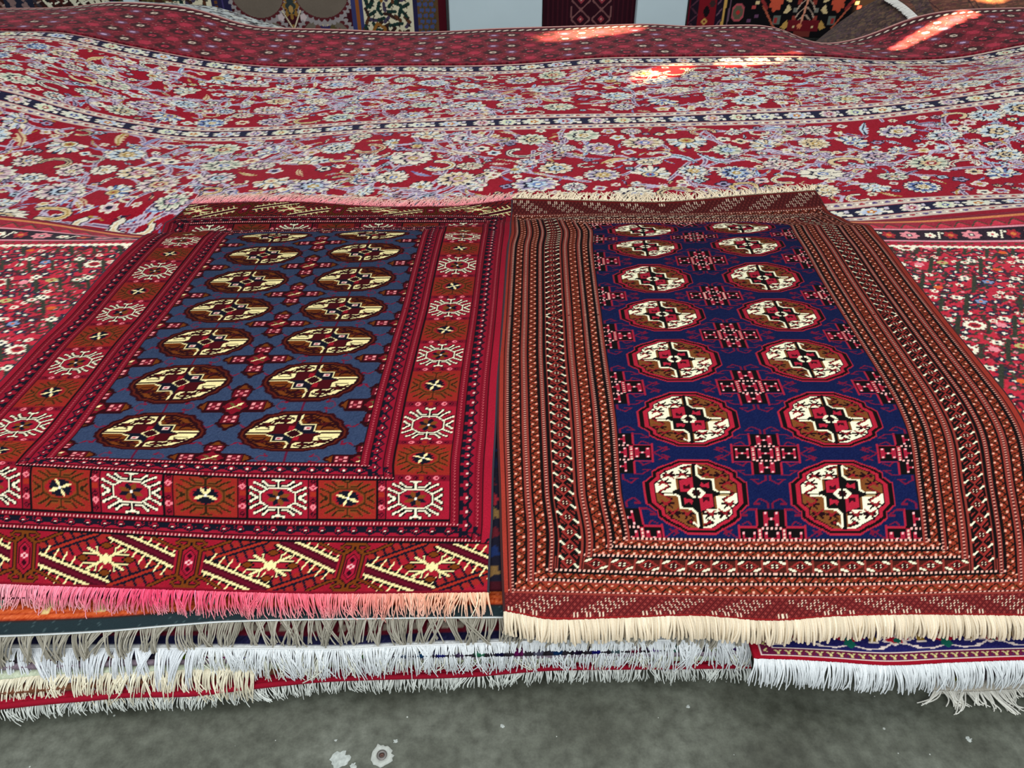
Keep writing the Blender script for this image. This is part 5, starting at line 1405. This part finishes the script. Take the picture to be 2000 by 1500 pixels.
for i in range(520): pl.line([(x := rs.uniform(0, 160), y := rs.uniform(0, 40)), (x + rs.uniform(-5, 5), y + rs.uniform(-2, 2))], rs.uniform(1, 2.4), [(40, 40, 44), (120, 124, 128), (226, 228, 214), (80, 60, 62)][rs.integers(4)])
patch('pale_patterned_rug', 'pale grey rug with black specks peeping over the heap behind, upper left', [(200, 16), (270, 19), (370, 26), (430, 44), (500, 64), (600, 70)],
      [(205, 3), (270, 3), (350, 7), (420, 13), (460, 24), (510, 41), (560, 55), (610, 62)], 4.95, 5.35, pl.a, 160, 40)
r, P = patch('grey_brown_rug', 'small grey brown rug with white end fringe lying behind the heap, below the tribal carpet', [(1335, 64), (1400, 62), (1480, 60), (1510, 64)], [(1335, 60), (1365, 54), (1420, 51), (1470, 49.5), (1505, 54)], 4.95, 5.15, design_plain((88, 66, 62), 100, 40).a, 100, 20)
e = P[-2]
fringe('fringe', e, 160, .035, .75, -.10, .003, solid((232, 230, 222), 10), r, jit=.3, curl=.4, seed=40, dirn=-1)
bk = Cv(200, 90, (78, 58, 52)); 
for i in range(1700): bk.ell(rs.uniform(0, 200), rs.uniform(0, 90), rs.uniform(1, 5), rs.uniform(.8, 2), [(96, 78, 60), (70, 48, 50), (58, 42, 40), (112, 84, 66), (84, 60, 66)][rs.integers(5)])
r, P = patch('faded_brown_rug', 'mottled brown rug, reverse side up, draped over the pile behind at the upper right', [(1578, 94), (1620, 96), (1680, 86), (1740, 66), (1830, 40)],
             [(1583, 90), (1606, 70), (1640, 43), (1670, 22), (1695, 8), (1740, -14), (1790, -30)], 4.97, 5.6, bk.a, 160, 60, .02)
b2 = Cv(200, 90, (104, 60, 50))
for i in range(1500): b2.ell(rs.uniform(0, 200), rs.uniform(0, 90), rs.uniform(1, 6), rs.uniform(.8, 1.6), [(120, 76, 56), (92, 48, 48), (84, 60, 44), (134, 84, 66)][rs.integers(4)])
for x in (24, 30, 70, 76): b2.line([(x, 0), (x - 6, 90)], 1.4, (60, 30, 32))
r, P = patch('russet_fringed_rug', 'russet rug with broad white fringe folded over the pile, top right corner', [(1806, 52), (1860, 34), (1930, 28), (2000, 26), (2100, 20)],
             [(1732, -6), (1800, -20), (1900, -40), (2000, -50), (2120, -60)], 4.95, 5.5, b2.a, 160, 60, .015)
le = P[:-1, 0]
le = edge_path(le, 200); n = 200; s = np.linspace(0, 1, 4); r_ = np.random.default_rng(41)
Q = np.zeros((n, 4, 3)); Q[:, :, 0] = le[:, 0:1] - .055 * s * (1 + r_.normal(0, .12, n))[:, None]; Q[:, :, 1] = le[:, 1:2] - .02 * s + (r_.normal(0, .006, n))[:, None] * s; Q[:, :, 2] = le[:, 2:3] + .012 - .012 * s
strands('fringe', Q, .0035, np.clip(solid((226, 222, 214), 10)(np.linspace(0, 1, n), s, r_), 0, 255), r)
# yellowish folded cloth edge caught by the sun
# ================================================================= sun patches through the doorway
SRC = (3.4, 5.9, 3.2)
for (px, py, off, sp, pw) in ((1105, 68, .012, 3.6, 6500), (1140, 64, .012, 3.6, 6500), (1180, 60, .012, 3.6, 6500), (1220, 56, .012, 3.2, 5000),
                              (1756, 92, .012, 1.9, 6500), (1774, 82, .012, 2.2, 7500), (1794, 71, .012, 2.4, 7500), (1814, 60, .012, 2.6, 8500), (1836, 48, .012, 2.8, 9000), (1860, 37, .012, 3.0, 9000), (1888, 27, .012, 3.0, 8000),
                              (1272, 147, .002, 2.4, 3200), (1300, 139, .002, 2.6, 4200), (1326, 132, .002, 2.2, 2600), (1430, 120, .004, 2.4, 4500), (1470, 115, .008, 2.4, 4500), (1510, 110, .012, 2.2, 3500), (1548, 104, .012, 2.0, 2500)):
    sunbeam(px, py, off, sp, pw, SRC, col=(1, .74, .36) if off == .012 and py < 95 else (1, .62, .27))
sunbeam(0, 0, 0, 5.0, 4500, (2.9, 4.6, 2.6), target=(at_y(1694, 4, WY)))
sunbeam(0, 0, 0, 5.5, 9000, SRC, target=(at_y(1925, 6, 5.2)))
sunbeam(0, 0, 0, 4.0, 6000, SRC, target=(at_y(1965, 4, 5.3)), col=(1, .78, .2))
